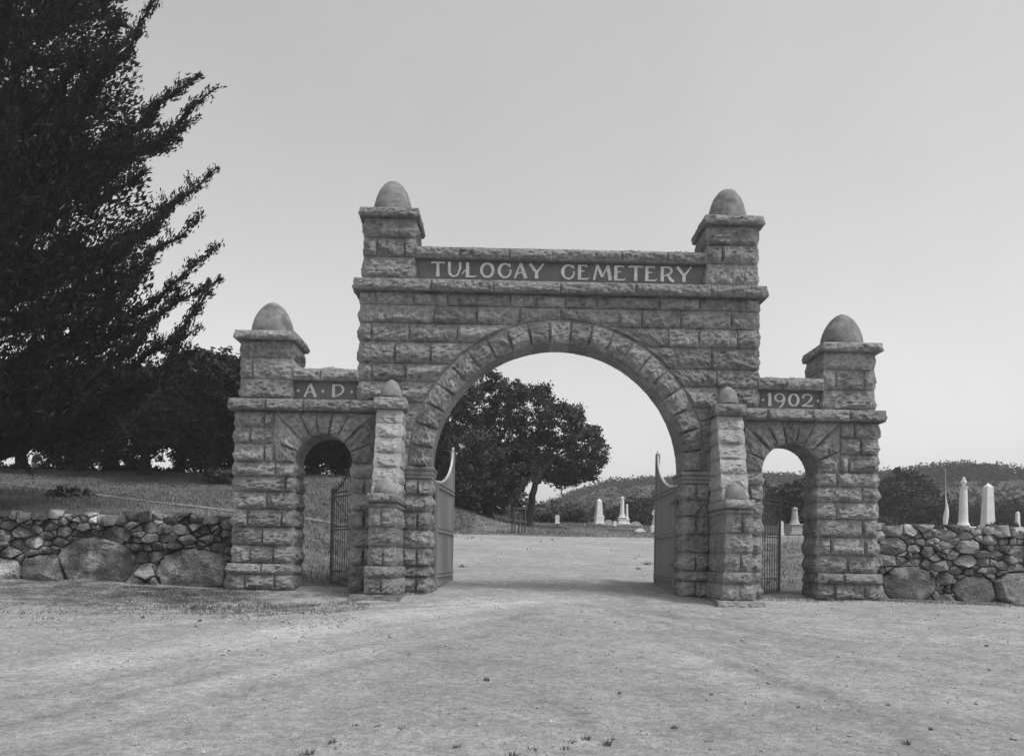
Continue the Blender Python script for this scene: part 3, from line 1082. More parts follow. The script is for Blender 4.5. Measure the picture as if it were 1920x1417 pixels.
def wicket(hx, ang, label):
    g = thing('wicket_gate', label, 'gate', (hx, 0.40, 0.04), ang, 'iron wicket gates in the side arches')
    Lf = 1.0
    for x in (0, Lf):
        zt = 2.52 if x == 0 else 1.98
        MB().box((x-0.02, -0.02, 0), (x+0.02, 0.02, zt)).build('stile', M_IRON, g)
    for z in (0.10, 0.32, 1.14, 1.20, 1.80, 1.88):
        MB().box((0.02, -0.018, z-0.014), (Lf-0.02, 0.018, z+0.014)).build('rail', M_IRON, g)
    t = np.linspace(0, 1, 14)
    MB().tube(np.stack([t*Lf, t*0, 1.9+0.62*(1-np.sin(t*math.pi/2))], 1), 0.018, 6).build('scroll', M_IRON, g)
    MB().tube([(0.05, 0.0, 1.22), (Lf-0.05, 0.0, 1.80)], 0.014, 6).build('brace', M_IRON, g)
    for k in range(1, 10):
        x = Lf*k/10
        zt = 1.9+0.62*(1-math.sin(x/Lf*math.pi/2))+0.09
        b = MB().tube([(x, 0, 0.03), (x, 0, zt-0.05)], 0.0105, 6)
        b.tube([(x, 0, zt-0.06), (x, 0, zt-0.03), (x, 0, zt+0.03)], [0.010, 0.02, 0.002], 6)
        b.build('bar', M_IRON, g)
    for z in (0.4, 1.6):
        MB().tube([(-0.03, 0, z), (-0.03, 0, z+0.1)], 0.02, 6).build('hinge', M_IRON, g)
    return g


wicket(-3.86, math.radians(126), 'barred iron wicket gate ajar in the side arch under the A D panel')
wicket(3.86, math.radians(45), 'barred iron wicket gate ajar in the side arch under the 1902 panel')


# ------------------------------------------------------------------ fieldstone walls
def clip_poly(poly, nrm, c):
    """keep points with p.nrm <= c"""
    out = []
    for i in range(len(poly)):
        a, b = poly[i], poly[(i+1) % len(poly)]
        da, db = a@nrm-c, b@nrm-c
        if da <= 0:
            out.append(a)
        if (da < 0) != (db < 0) and abs(da-db) > 1e-12:
            out.append(a+(b-a)*da/(da-db))
    return out


def field_wall(label, s0, s1, zb, zt, big, seed, yfront, smat):
    """s runs along x; big = list of (s, z, radius_s, radius_z) boulders set at the foot"""
    rng = np.random.default_rng(seed)
    root = thing('fieldstone_wall', label, 'wall', ((s0+s1)/2, yfront, 0))
    root['kind'] = 'thing'
    sites, wts = [], []
    for (a, b, ra, rb) in big:
        sites.append((a, b))
        wts.append(((ra+rb)/2)**2)
    tries = 0
    while tries < 6000:
        tries += 1
        p = np.array([rng.uniform(s0+.08, s1-.08), rng.uniform(0, 1)])
        zl, zh = zb(p[0]), zt(p[0])
        p[1] = zl+.05+(zh-zl-.10)*p[1]
        hfrac = (p[1]-zl)/(zh-zl)
        rr = rng.uniform(.065, .155)*(1.15-0.36*hfrac)
        ok = all(((p[0]-q[0])/1.5)**2+(p[1]-q[1])**2 > (rr+math.sqrt(w)*0.93)**2 for q, w in zip(sites, wts))
        if ok:
            sites.append(tuple(p))
            wts.append(rr**2)
    for _ in range(500):                # chink stones
        p = np.array([rng.uniform(s0+.05, s1-.05), rng.uniform(0, 1)])
        zl, zh = zb(p[0]), zt(p[0])
        p[1] = zl+.03+(zh-zl-.06)*p[1]
        rr = rng.uniform(.03, .055)
        if all(((p[0]-q[0])/1.25)**2+(p[1]-q[1])**2 > (rr+math.sqrt(w)*.80)**2 for q, w in zip(sites, wts)):
            sites.append(tuple(p))
            wts.append(rr**2)
    P = np.array(sites)
    P[:, 0] /= 1.5                       # stones lie longer than high
    w = np.array(wts)*0.9
    for i in range(len(P)):
        zl, zh = zb(sites[i][0])-0.10, zt(sites[i][0])+rng.uniform(-.04, .05)
        poly = [np.array(q) for q in ((s0/1.5, zl), (s1/1.5, zl), (s1/1.5, zh), (s0/1.5, zh))]
        order = np.argsort(((P-P[i])**2).sum(1))[1:40]
        for j in order:
            d = P[j]-P[i]
            c = (P[j]@P[j]-P[i]@P[i]+w[i]-w[j])/2
            poly = clip_poly(poly, d, c)
            if len(poly) < 3:
                break
        if len(poly) < 3:
            continue
        q = np.array(poly)
        q[:, 0] *= 1.5
        c = q.mean(0)
        size = np.sqrt(((q-c)**2).sum(1)).mean()
        if size < 0.04:
            continue
        # shrink for the joint and round the corners
        q = c+(q-c)*(1-min(0.014/size, 0.3))
        for _ in range(2):
            nx_ = np.roll(q, -1, 0)
            q = np.stack([q*.92+nx_*.08, q*.08+nx_*.92], 1).reshape(-1, 2)
        q = q+rng.normal(0, .03*size, q.shape)
        n = len(q)
        bulge = min(0.17, size*rng.uniform(.25, .6))
        off = rng.uniform(-.05, .06)
        cc = c+rng.normal(0, .14, 2)*size
        pls = [(bulge*rng.uniform(.6, 1.1), (rng.normal(0, .42, 2)+np.array([0, -.15]))*min(1, .2/size)) for _ in range(4)]
        fs = int(rng.integers(1e9))
        top_cut = q[:, 1].max()+.02*size if rng.uniform() < .7 or size > .25 else None
        top_sl = rng.uniform(.35, .8) if size > .25 else rng.uniform(.5, 1.1)
        rings = []
        for sc in (1.02, 1.0, .94, .82, .66, .48, .26, 0.0):
            p2 = cc*(1-sc)+q*sc if sc > 0 else cc[None]
            if sc > 1:
                y = np.full(n, .22)
            else:
                h = np.full(len(p2), (1-sc)*size*3.4+.012*(sc < 1))
                for A, tl in pls:
                    h = np.minimum(h, A+(p2-c)@tl)
                if top_cut is not None:
                    h = np.minimum(h, .02+(top_cut-p2[:, 1])*top_sl)
                h += .2*bulge*sines(p2*13, fs, 3, 1.0, .7)*(sc < 1)
                y = off+.03-h
            rings.append(np.stack([p2[:, 0], y, p2[:, 1]], 1))
        v = np.concatenate(rings)
        v[:, 0] -= (s0+s1)/2
        f4 = [(k*n+j, k*n+(j+1) % n, (k+1)*n+(j+1) % n, (k+1)*n+j) for k in range(6) for j in range(n)]
        f3 = [(6*n+j, 6*n+(j+1) % n, 7*n) for j in range(n)]
        me = mesh_np('stone', v, [np.array(f4), np.array(f3)], M_BOULDER if size > .25 and smat is M_FIELD_D else smat, False)
        link('stone', me, root)
    # rubble heart of the wall
    xs = np.linspace(s0+.02, s1-.02, 60)
    mb = MB()
    top = np.array([zt(x)-.07 for x in xs])+0.03*sines(xs[:, None]*6, seed, 2)
    bot = np.array([zb(x)-.25 for x in xs])
    m_ = (s0+s1)/2
    v = []
    for y in (0.13, 0.62):
        v += [(x-m_, y, z) for x, z in zip(xs, bot)]+[(x-m_, y, z) for x, z in zip(xs, top)]
    f = []
    n = 60
    for i in range(n-1):
        f += [(i, i+1, n+i+1, n+i), (2*n+i+1, 2*n+i, 3*n+i, 3*n+i+1), (n+i, n+i+1, 3*n+i+1, 3*n+i)]
    f += [(0, n, 3*n, 2*n), (n-1, 3*n-1, 4*n-1, 2*n-1)]
    mb.add(v, f).build('rubble_core', M_CORE, root)
    return root


def bx(px0, px1, py0, py1, Y):
    a, b = at_y(px0, py1, Y), at_y(px1, py0, Y)
    return ((a[0]+b[0])/2, (a[2]+b[2])/2, (b[0]-a[0])/2, (b[2]-a[2])/2)


YW = 0.22


def zbase(x):
    return float(gz(x, YW))


LW = lambda x: 1.40+0.02*math.sin(x*3.1)+0.015*math.sin(x*7.7)
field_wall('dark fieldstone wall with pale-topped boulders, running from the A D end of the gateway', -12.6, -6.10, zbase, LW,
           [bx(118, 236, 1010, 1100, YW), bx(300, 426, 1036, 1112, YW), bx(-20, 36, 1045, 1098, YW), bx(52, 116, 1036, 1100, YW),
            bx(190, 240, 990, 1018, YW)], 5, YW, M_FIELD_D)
RW = lambda x: 1.42+0.03*math.sin(x*3.1+1)+0.02*math.sin(x*8.3)
field_wall('rounded fieldstone wall running from the 1902 end of the gateway', 6.10, 12.2, zbase, RW,
           [bx(1664, 1744, 1063, 1128, YW), bx(1796, 1864, 1080, 1136, YW), bx(1874, 1945, 1072, 1136, YW), bx(1656, 1698, 1008, 1038, YW)], 8, YW, M_FIELD)


# ------------------------------------------------------------------ vegetation
def leaf_quads(C, size, rng, flat=0.0, dirs=None, aspect=0.6):
    """one small rhombic leaf at each point"""
    n = len(C)
    a = rng.normal(size=(n, 3)) if dirs is None else dirs
    a = a/(np.linalg.norm(a, axis=1)[:, None]+1e-9)
    b = np.cross(a, rng.normal(size=(n, 3)))
    b[:, 2] *= (1-flat)
    b /= np.linalg.norm(b, axis=1)[:, None]+1e-9
    s = (size*rng.uniform(.6, 1.3, n))[:, None]
    V = np.stack([C-a*s, C+b*s*aspect, C+a*s, C-b*s*aspect], 1).reshape(-1, 3)
    return V, np.arange(4*n).reshape(-1, 4)


def lobes_leaves(lobes, n_clump, per, clump_r, size, rng, shell=0.55):
    """lobes: (x,y,z,rx,ry,rz); clumps spread through each lobe, denser near its skin"""
    vol = np.array([l[3]*l[4]*l[5] for l in lobes])**(2/3)
    pick = rng.choice(len(lobes), n_clump, p=vol/vol.sum())
    L = np.array(lobes)[pick]
    d = rng.normal(size=(n_clump, 3))
    d /= np.linalg.norm(d, axis=1)[:, None]
    r = (rng.uniform(0, 1, n_clump)**(1/3))*(1-shell)+shell*rng.uniform(.75, 1.08, n_clump)
    cc = L[:, :3]+d*r[:, None]*L[:, 3:]
    far = rng.uniform(0, 1, n_clump) < .10
    cc = np.where(far[:, None], L[:, :3]+d*L[:, 3:]*rng.uniform(1.05, 1.28, (n_clump, 1)), cc)
    cr = clump_r*rng.uniform(.4, 1.3, n_clump)*np.where(far, .6, 1)
    e = rng.normal(size=(n_clump, per, 3))
    e /= np.linalg.norm(e, axis=2)[:, :, None]
    pts = cc[:, None]+e*(cr[:, None, None]*rng.uniform(.2, 1, (n_clump, per, 1)))
    pts[:, :, 2] = cc[:, None, 2]+(pts[:, :, 2]-cc[:, None, 2])*.7
    return leaf_quads(pts.reshape(-1, 3), size, rng)


def limb_pts(a, b, rng, sag=0.0, n=8, wob=0.06):
    t = np.linspace(0, 1, n)[:, None]
    a, b = np.array(a, float), np.array(b, float)
    L = np.linalg.norm(b-a)
    p = a+(b-a)*t
    p[:, 2] += -sag*L*np.sin(t[:, 0]*math.pi)
    p += rng.normal(0, wob*L, (n, 3))*np.sin(t*math.pi)*.5
    return p


def tree(name, label, loc, trunks, limbs, lobes, n_clump, per, clump_r, size, seed, mat=None, group=None, cat='tree', rz=0, shell=.55):
    rng = np.random.default_rng(seed)
    root = thing(name, label, cat, loc, rz, group)
    for tr in trunks:
        p = limb_pts(tr[0], tr[1], rng, 0, 8, .025)
        p[0] = tr[0]
        MB().tube(p, np.linspace(tr[2], tr[2]*.55, 8)*np.array([1.35]+[1.08]+[1]*6), 9).build('trunk', M_BARK, root, smooth=True)
    for a, b, r in limbs:
        MB().tube(limb_pts(a, b, rng, -.06, 8, .05), np.linspace(r, r*.3, 8), 7).build('limb', M_BARK, root, smooth=True)
    v, f = lobes_leaves(lobes, n_clump, per, clump_r, size, rng, shell)
    link('crown', mesh_np('crown', v, f, mat or M_OAK), root)
    return root


def copy_tree(o, loc, rz, sc, label=None, group=None):
    c = o.copy()
    COL.objects.link(c)
    c.location, c.rotation_euler, c.scale = loc, (0, 0, rz), (sc[0], sc[1], sc[2])
    if label:
        c['label'] = label
    if group:
        c['group'] = group
    for ch in o.children:
        k = ch.copy()
        COL.objects.link(k)
        k.parent = c
    return c


def local(px, py, Y, base):
    return at_y(px, py, Y)-np.array(base)


# oak seen through the great arch
YO = 34.0
ob = at_y(912, 962, YO)
ob[2] = float(gz(ob[0], ob[1]))-0.1
rb = at_y(988, 950, YO-1)-ob


def lob(px, py, rx, ry, dy=0.0, base=ob, Y=YO, dep=None):
    c = at_y(px, py, Y+dy)-base
    k = (Y+dy+16)/F
    return (c[0], c[1], c[2], rx*k, (dep if dep else (rx+ry)/2*k), ry*k)


oak_lobes = [lob(985, 770, 45, 48, 0), lob(900, 760, 42, 40, 1), lob(868, 745, 34, 42, -1), lob(1050, 800, 42, 45, 0), lob(1095, 830, 34, 34, -.5),
             lob(1110, 812, 18, 16, .5), lob(940, 830, 75, 60, 1.5), lob(880, 850, 60, 55, -1), lob(1010, 850, 55, 40, 1), lob(1085, 872, 36, 22, -.8),
             lob(900, 900, 60, 38, 1.5), lob(860, 915, 40, 35, 0), lob(1040, 760, 18, 14, .6), lob(960, 735, 30, 18, -.6), lob(1118, 868, 16, 10, .3),
             lob(830, 800, 40, 50, 1), lob(930, 905, 30, 25, 2), lob(1060, 895, 30, 14, 0), lob(800, 880, 50, 50, 2), lob(880, 935, 45, 26, 2.5), lob(945, 930, 22, 16, 3), lob(1055, 905, 24, 10, .5), lob(1010, 885, 30, 14, 1.5), lob(840, 945, 40, 22, 3), lob(940, 900, 45, 36, 1.5), lob(960, 868, 50, 38, 0), lob(1025, 878, 42, 24, 0), lob(1085, 888, 36, 17, -.4), lob(920, 940, 36, 20, 2.5), lob(880, 900, 60, 50, -.5), lob(1118, 845, 20, 24, 0), lob(955, 915, 26, 26, -1), lob(985, 888, 32, 18, -1.2), lob(930, 930, 24, 18, -.5), lob(1015, 735, 20, 14, 0), lob(1075, 775, 22, 16, 0), lob(925, 715, 22, 16, 0), lob(1128, 862, 12, 8, 0)]
rbz = float(gz(ob[0]+rb[0], ob[1]+rb[1]))-0.1-ob[2]
fork = local(1004, 905, YO-1, ob)
tree('oak_tree', 'broad dark oak with two trunks standing past the drive behind the great arch', tuple(ob),
     [((0, 0, 0), tuple(local(918, 880, YO, ob)), .34), ((rb[0], rb[1], rbz), tuple(fork), .30)],
     [(tuple(fork), tuple(local(1050, 850, YO-1, ob)), .2), (tuple(fork), tuple(local(985, 850, YO-.5, ob)), .2),
      (tuple(local(918, 885, YO, ob)), tuple(local(870, 800, YO, ob)), .2), (tuple(local(918, 885, YO, ob)), tuple(local(955, 790, YO, ob)), .22),
      ((rb[0], rb[1], rbz+.5), tuple(local(948, 905, YO-.5, ob)), .14), (tuple(local(1050, 850, YO-1, ob)), tuple(local(1100, 840, YO-1, ob)), .1)],
     oak_lobes, 3200, 36, .46, .085, 31)

# oak row along the crest of the field
YK = 24.0


def oak_proto(seed):
    r = np.random.default_rng(seed)
    lobes = [(0, 0, 5.0, 2.6, 2.6, 2.0)]
    for k in range(16):
        a = k*2.4+r.uniform(-.3, .3)
        R = r.uniform(1.4, 3.2)
        lobes.append((R*math.cos(a), R*math.sin(a), r.uniform(1.9, 5.6), r.uniform(1.0, 1.6), r.uniform(1.0, 1.6), r.uniform(.8, 1.2)))
    limbs = []
    for k in range(6):
        a = k*1.05+r.uniform(-.2, .2)
        limbs.append(((0.05, 0, 1.9), (2.2*math.cos(a), 2.2*math.sin(a), r.uniform(3.4, 5.2)), .13))
    return lobes, limbs


lb, lm = oak_proto(4)
p0 = at_y(392, 905, YK)
oakA = tree('oak_tree', 'dense dark oak standing close beyond the A D end pier', (p0[0], p0[1], float(gz(p0[0], p0[1]))-.1),
            [((0, 0, 0), (.1, .1, 2.4), .3)], lm, lb, 1100, 34, .5, .11, 12, group='oaks along the crest of the field')
lb2, lm2 = oak_proto(9)
p1 = at_y(272, 892, 27)
oakB = tree('oak_tree', 'dense dark oak with a thick trunk between two bright gaps', (p1[0], p1[1], float(gz(p1[0], p1[1]))-.1),
            [((0, 0, 0), (-.1, .1, 2.4), .36)], lm2, lb2, 1100, 34, .5, .11, 14, group='oaks along the crest of the field')
oakB.scale = (.95, .95, .8)
oakA.scale = (1.05, 1.0, .86)
for px, Y, rz, sc, src, lbl in ((150, 29, 1.3, (1.05, 1, .8), oakA, 'low dark oak on the crest behind the cypress trunk'),
                                (40, 31, 2.9, (1.1, 1, .78), oakB, 'spreading dark oak on the crest beyond the cypress'),
                                (-90, 27, 4.1, (1.1, 1.1, .9), oakA, 'dark oak on the crest past the far end of the dark wall'),
                                (520, 29, .6, (1.1, 1.1, .68), oakB, 'dark oak showing through the side arch under the A D panel'),
                                (640, 33, 2.2, (1.1, 1.1, .68), oakA, 'dark oak between the side arch and the two-trunk oak'),
                                (335, 34, 5.0, (1.0, 1.0, .74), oakB, 'dark oak behind the close oak at the end pier'),
                                (740, 37, 3.3, (1.1, 1.1, .8), oakA, 'dark oak mostly hidden behind the arch pier'),
                                (215, 33, 1.9, (1.1, 1.1, .9), oakB, 'dark oak on the crest among the trunks behind the bright gap'),
                                (585, 36, 3.9, (1.2, 1.1, .68), oakB, 'dark oak on the crest seen through the side arch with a bright gap below'),
                                (455, 32, 2.0, (1.1, 1.1, .72), oakA, 'dark oak behind the end pier on the A D side')):
    q = at_y(px, 900, Y)
    copy_tree(src, (q[0], q[1], float(gz(q[0], q[1]))-.1), rz, sc, lbl, 'oaks along the crest of the field')

# the great cypress
YC = 9.5
cb0 = at_y(-60, 900, YC)
cb0[2] = float(gz(cb0[0], cb0[1]))-.2
CYP = thing('cypress_tree', 'huge dark cypress with upswept feathery limbs towering over the wall', 'tree', tuple(cb0))
rng = np.random.default_rng(77)
HT = 25.0
tp = np.array([[0, 0, 0], [.1, 0, 3], [.15, .1, 8], [0, .1, 14], [.1, 0, 20], [0, 0, HT]])
MB().tube(tp, [.75, .6, .5, .38, .2, .05], 12).build('trunk', M_BARK, CYP, smooth=True)
tips = [(335, 692), (372, 656), (378, 612), (415, 522), (398, 540), (407, 462), (378, 400), (408, 314), (352, 232), (335, 262), (403, 168), (372, 140), (210, 122), (216, 95),
        (296, -8), (240, 26), (160, 10), (340, -60), (270, 320), (300, 400), (280, 490), (310, 575), (240, 640), (250, 700), (190, 725), (345, 365), (300, 190)]
starts, ends = [], []
for px, py in tips:
    e = at_y(px, py, YC+rng.uniform(-2.6, 1.6))-cb0
    hor = math.hypot(e[0], e[1])
    z0 = max(e[2]-hor*rng.uniform(.45, .72), 1.8)
    starts.append((0.1, 0.05, z0))
    ends.append(e)
for k in range(105):
    z0 = rng.uniform(1.6, 20.5)
    a = rng.uniform(0, 2*math.pi)
    R = np.interp(z0, [1.6, 4, 12, 18, 24], [6.2, 6.8, 6.4, 4.8, 1.5])*rng.uniform(.7, 1.02)
    if abs(a) < .9 or abs(a-2*math.pi) < .9:
        R *= .62
    starts.append((0, 0, z0))
    ends.append(np.array([R*math.cos(a), R*math.sin(a), z0+R*rng.uniform(.35, .65)]))
LV, LF, nn = [], [], 0
for li, (a, e) in enumerate(zip(starts, ends)):
    a, e = np.array(a, float), np.array(e, float)
    L = np.linalg.norm(e-a)
    t = np.linspace(0, 1, 12)
    p = a+(e-a)*t[:, None]
    p[:, 2] -= .10*L*np.sin(t*math.pi)*rng.uniform(.2, 1.2)
    p += rng.normal(0, .025*L, (12, 3))*np.sin(t*math.pi)[:, None]
    if L > 2:
        MB().tube(p, np.linspace(.1+.008*L, .012, 12), 6).build('limb', M_BARK, CYP, smooth=True)
    C, D, Sz = [], [], []
    nb = int(L*7.5)
    for k in range(nb):
        s = rng.uniform(.14, 1.0)
        i = min(int(s*11), 10)
        w = s*11-i
        base = p[i]*(1-w)+p[i+1]*w
        tg = p[i+1]-p[i]
        tg /= np.linalg.norm(tg)
        sd_ = np.cross(tg, rng.normal(size=3))
        sd_ /= np.linalg.norm(sd_)
        dr = tg*rng.uniform(.6, 1.2)+sd_*rng.uniform(.25, .95)+np.array([0, 0, .42])
        dr /= np.linalg.norm(dr)
        bl = rng.uniform(.35, 1.0)*(.28+.85*math.sin(math.pi*min(s*.86+.1, 1))**.8)
        if s > .9:
            bl *= .6
        m = max(4, int(bl*22))
        tt = np.sort(rng.uniform(.05, 1, m))
        c = base+dr*(bl*tt)[:, None]+rng.normal(0, .035, (m, 3))
        C.append(np.repeat(c, 3, 0)+rng.normal(0, .05, (m*3, 3)))
        D.append(np.repeat(dr[None]*1.2, m*3, 0)+rng.normal(0, .5, (m*3, 3))+np.array([0, 0, .35]))
        Sz.append(np.repeat(.055+.028*(1-tt), 3))
    # brush of foliage along the outer limb itself
    m = int(L*90)
    s = rng.uniform(.3, 1.0, m)
    i = np.minimum((s*11).astype(int), 10)
    w = (s*11-i)[:, None]
    C.append(p[i]*(1-w)+p[i+1]*w+rng.normal(0, .07, (m, 3)))
    D.append(np.repeat((p[-1]-p[-3])[None]/np.linalg.norm(p[-1]-p[-3]), m, 0)+rng.normal(0, .5, (m, 3))+np.array([0, 0, .3]))
    Sz.append(np.full(m, .06))
    C, D, Sz = np.concatenate(C), np.concatenate(D), np.concatenate(Sz)
    v, f = leaf_quads(C, 1.0, rng, 0, D, .32)
    v = v.reshape(-1, 4, 3)
    cen = v.mean(1, keepdims=True)
    v = (cen+(v-cen)*Sz[:, None, None]*1.15).reshape(-1, 3)
    LV.append(v)
    LF.append(f+nn)
    nn += len(v)
# inner mass round the trunk
n_in = 78000
zi = rng.uniform(1.6, 22, n_in)
Ri = np.interp(zi, [1.6, 4, 12, 18, 24], [4.4, 5.1, 4.7, 3.5, .9])*np.sqrt(rng.uniform(0.02, 1, n_in))
ai = rng.uniform(0, 2*math.pi, n_in)
C = np.stack([Ri*np.cos(ai), Ri*np.sin(ai), zi+Ri*.25], 1)
v, f = leaf_quads(C, .105, rng, 0, np.stack([np.cos(ai), np.sin(ai), np.full(n_in, .9)], 1)+rng.normal(0, .5, (n_in, 3)), .4)
LV.append(v)
LF.append(f+nn)
link('crown', mesh_np('crown', np.concatenate(LV), np.concatenate(LF), M_CYP), CYP)

# trees and bushes in the cemetery and at the foot of the hill
rngT = np.random.default_rng(3)
lb3, lm3 = oak_proto(21)
q = at_y(1690, 960, 70)
treeC = tree('valley_tree', 'dark round tree close behind the 1902 end pier at the hill foot', (q[0], q[1], float(gz(q[0], q[1]))-.2),
             [((0, 0, 0), (0, .1, 2.2), .3)], lm3, [(l[0], l[1], l[2]*.82, l[3], l[4], l[5]*1.15) for l in lb3], 420, 30, .62, .17, 41,
             group='trees at the foot of the hill')
for px, Y, s, lbl in ((1745, 66, .8, 'dark round tree behind the furled flag'), (1640, 84, 1.0, 'dark tree at the hill foot past the end pier'),
                      (1800, 92, .85, 'dark tree behind the urn-topped column'), (1880, 80, .8, 'dark tree behind the plain obelisk'),
                      (1955, 74, .8, 'dark tree beyond the plain obelisk'), (1525, 52, .95, 'tall dark tree filling the side arch under the 1902 panel'),
                      (1465, 95, .9, 'dark tree behind the wicket gate under the 1902 panel'), (1205, 66, .62, 'dark low tree behind the twin monuments'),
                      (1255, 72, .8, 'dark tree behind the shaded carriage gate leaf'), (1340, 80, .9, 'dark tree hidden behind the arch pier on the 1902 side'),
                      (1175, 78, .5, 'small dark tree beside the pale obelisk'), (2060, 78, .9, 'dark tree past the far end of the rounded wall'),
                      (1075, 96, .62, 'dark bushy tree at the hill foot under the oak limb'),
                      (1780, 100, .9, 'dark tree low on the hill between the flag and the urn-topped column'), (1842, 104, .75, 'dark tree low on the hill between the column and the plain obelisk'),
                      (1700, 104, 1.0, 'dark tree behind the round tree at the end pier'), (1915, 98, .95, 'dark tree low on the hill behind the small white obelisk'),
                      (1130, 104, .6, 'dark tree low on the hill behind the tall pale obelisk')):
    q = at_y(px, 960, Y)
    s *= .82
    sxy = s*rngT.uniform(1.15, 1.6)
    copy_tree(treeC, (q[0], q[1], float(gz(q[0], q[1]))-.2), rngT.uniform(0, 6), (sxy, sxy, s*.9), lbl, 'trees at the foot of the hill')


def bush(px, py, Y, r, h, label, seed, group='bushes in the cemetery', mat=None, n=60):
    q = at_y(px, py, Y)
    r_ = np.random.default_rng(seed)
    lobes = [(r_.uniform(-.6, .6)*r, r_.uniform(-.5, .5)*r, h*r_.uniform(.3, .55), r*.55, r*.5, h*.42) for _ in range(5)]
    v, f = lobes_leaves(lobes, n, 24, r*.28, min(.09, r*.1), r_, .5)
    o = link('bush', mesh_np('bush', v, f, mat or M_BUSH), None, label, 'bush', group)
    o.location = (q[0], q[1], float(gz(q[0], q[1])))
    return o


bush(1028, 964, 44, .95, 1.0, 'dark bush beside the small white headstone', 1)
bush(1060, 964, 46, .6, .75, 'small dark bush between two others near the white headstone', 2)
bush(1086, 968, 45, 1.05, .95, 'rounded dark bush between the white headstone and the pale obelisk', 3)
bush(1148, 972, 48, .8, 1.1, 'dark bush between the pale obelisk and the twin monuments', 4)
bush(1210, 972, 47, 1.3, 1.7, 'dark bush behind the shaded carriage gate leaf', 5)
bush(1888, 982, 29, .8, .9, 'dark bush at the foot of the plain obelisk', 6)
bush(1868, 984, 30, .5, .7, 'small dark bush beside the plain obelisk', 7)
bush(130, 942, 14.5, .8, .32, 'low dark bush on the field below the pale path', 8, mat=M_WEED)
bush(420, 915, 22, 1.2, .8, 'low shaded bush at the foot of the close oak', 9)

# undergrowth closing the view under the crest oaks, with a few gaps of sky
rngU = np.random.default_rng(18)
C = []
for _ in range(2300):
    px = rngU.uniform(-260, 900)
    Y = rngU.uniform(31, 46)
    top = 3.6+1.2*math.sin(px*.021)+.8*math.sin(px*.07+1)
    for g0, gw in ((32, 26), (222, 18), (303, 20), (592, 11)):
        if abs(px-g0) < gw*1.25:
            top = 0.1
    q = at_y(px, 900, Y)
    g_ = float(gz(q[0], Y))
    c = np.array([q[0], Y, g_+rngU.uniform(0, max(top, .3))])
    r_ = .45 if top > 1 else .25
    e = rngU.normal(size=(34, 3))
    C.append(c+e/np.linalg.norm(e, axis=1)[:, None]*rngU.uniform(.2, 1, (34, 1))*r_)
v, f = leaf_quads(np.concatenate(C), .12, rngU)
link('undergrowth', mesh_np('undergrowth', v, f, M_OAK), None, 'dark tangled undergrowth beneath the oaks on the crest', 'undergrowth', None, 'stuff')

# woodland and scrub on the hill
rngH = np.random.default_rng(8)
pts = []
while len(pts) < 4200:
    az = rngH.uniform(820, 2080)
    d = 100+175*rngH.uniform(0, 1)**0.8
    Y = d-16
    x = CAM[0]+(az-939)/1600*d
    g = sines(np.array([[x*.03, Y*.03]]), 4, 3)[0]
    if d < 150 or g > -.1 or d > 238 or rngH.uniform() < .16:
        pts.append((x, Y, float(gz(x, Y)), d))
pts = np.array(pts)
br = np.where(pts[:, 3] > 238, rngH.uniform(1.0, 2.3, len(pts)), rngH.uniform(.9, 2.4, len(pts)))
per = 36
e = rngH.normal(size=(len(pts), per, 3))
e /= np.linalg.norm(e, axis=2)[:, :, None]
e *= rngH.uniform(.3, 1, (len(pts), per, 1))
cl = pts[:, None, :3]+e*br[:, None, None]*np.array([1.2, 1.0, .85])
cl[:, :, 2] += br[:, None]*.5
v, f = leaf_quads(cl.reshape(-1, 3), .33, rngH, 0, None, .75)
link('woodland', mesh_np('woodland', v, f, M_SCRUB), None, 'mottled scrub and small trees covering the far hillside', 'woodland', None, 'stuff')


# grass
def grass(name, label, n, sampler, hmin, hmax, seed, mat, blades=4, lean=.45, wid=.012):
    r = np.random.default_rng(seed)
    x, y = sampler(r, n)
    d = np.hypot(x-CAM[0], y-CAM[1])
    z = gz(x, y)
    x, y, z, d = (np.repeat(q, blades) for q in (x, y, z, d))
    m = len(x)
    x = x+r.normal(0, .05, m)
    y = y+r.normal(0, .05, m)
    h = r.uniform(hmin, hmax, m)*(.75+.4*sines(np.stack([x, y], -1)*.8, 2, 3))
    a = r.uniform(0, 6.283, m)
    wv = wid*(1+d/22)
    ax, ay = np.cos(a)*wv, np.sin(a)*wv
    lx, ly = r.normal(0, lean, m)*h, r.normal(0, lean, m)*h
    V = np.stack([np.stack([x-ax, y-ay, z-.02], 1), np.stack([x+ax, y+ay, z-.02], 1), np.stack([x+lx, y+ly, z+h], 1)], 1).reshape(-1, 3)
    return link(name, mesh_np(name, V, np.arange(3*m).reshape(-1, 3), mat), None, label, 'grass', None, 'stuff')


def in_field(r, n, x0, x1, y0, y1, pw=1.0):
    xs, ys = [], []
    while sum(map(len, xs)) < n:
        x = r.uniform(x0, x1, n)
        y = y0+(y1-y0)*r.uniform(0, 1, n)**pw
        vis = np.abs((x-CAM[0])/(y+16)) < 0.75
        k = (dirt_mask(x, y)+.25*r.normal(size=n) < .4) & vis
        # keep the pale path clear
        k &= dist_line(np.stack([x, y], -1), PATH) > .13
        xs.append(x[k])
        ys.append(y[k])
    return np.concatenate(xs)[:n], np.concatenate(ys)[:n]


PATH = np.array([at_ground(px, py)[:2] for px, py in ((-160, 885), (0, 907), (140, 925), (300, 944), (435, 961), (565, 975), (640, 986))])
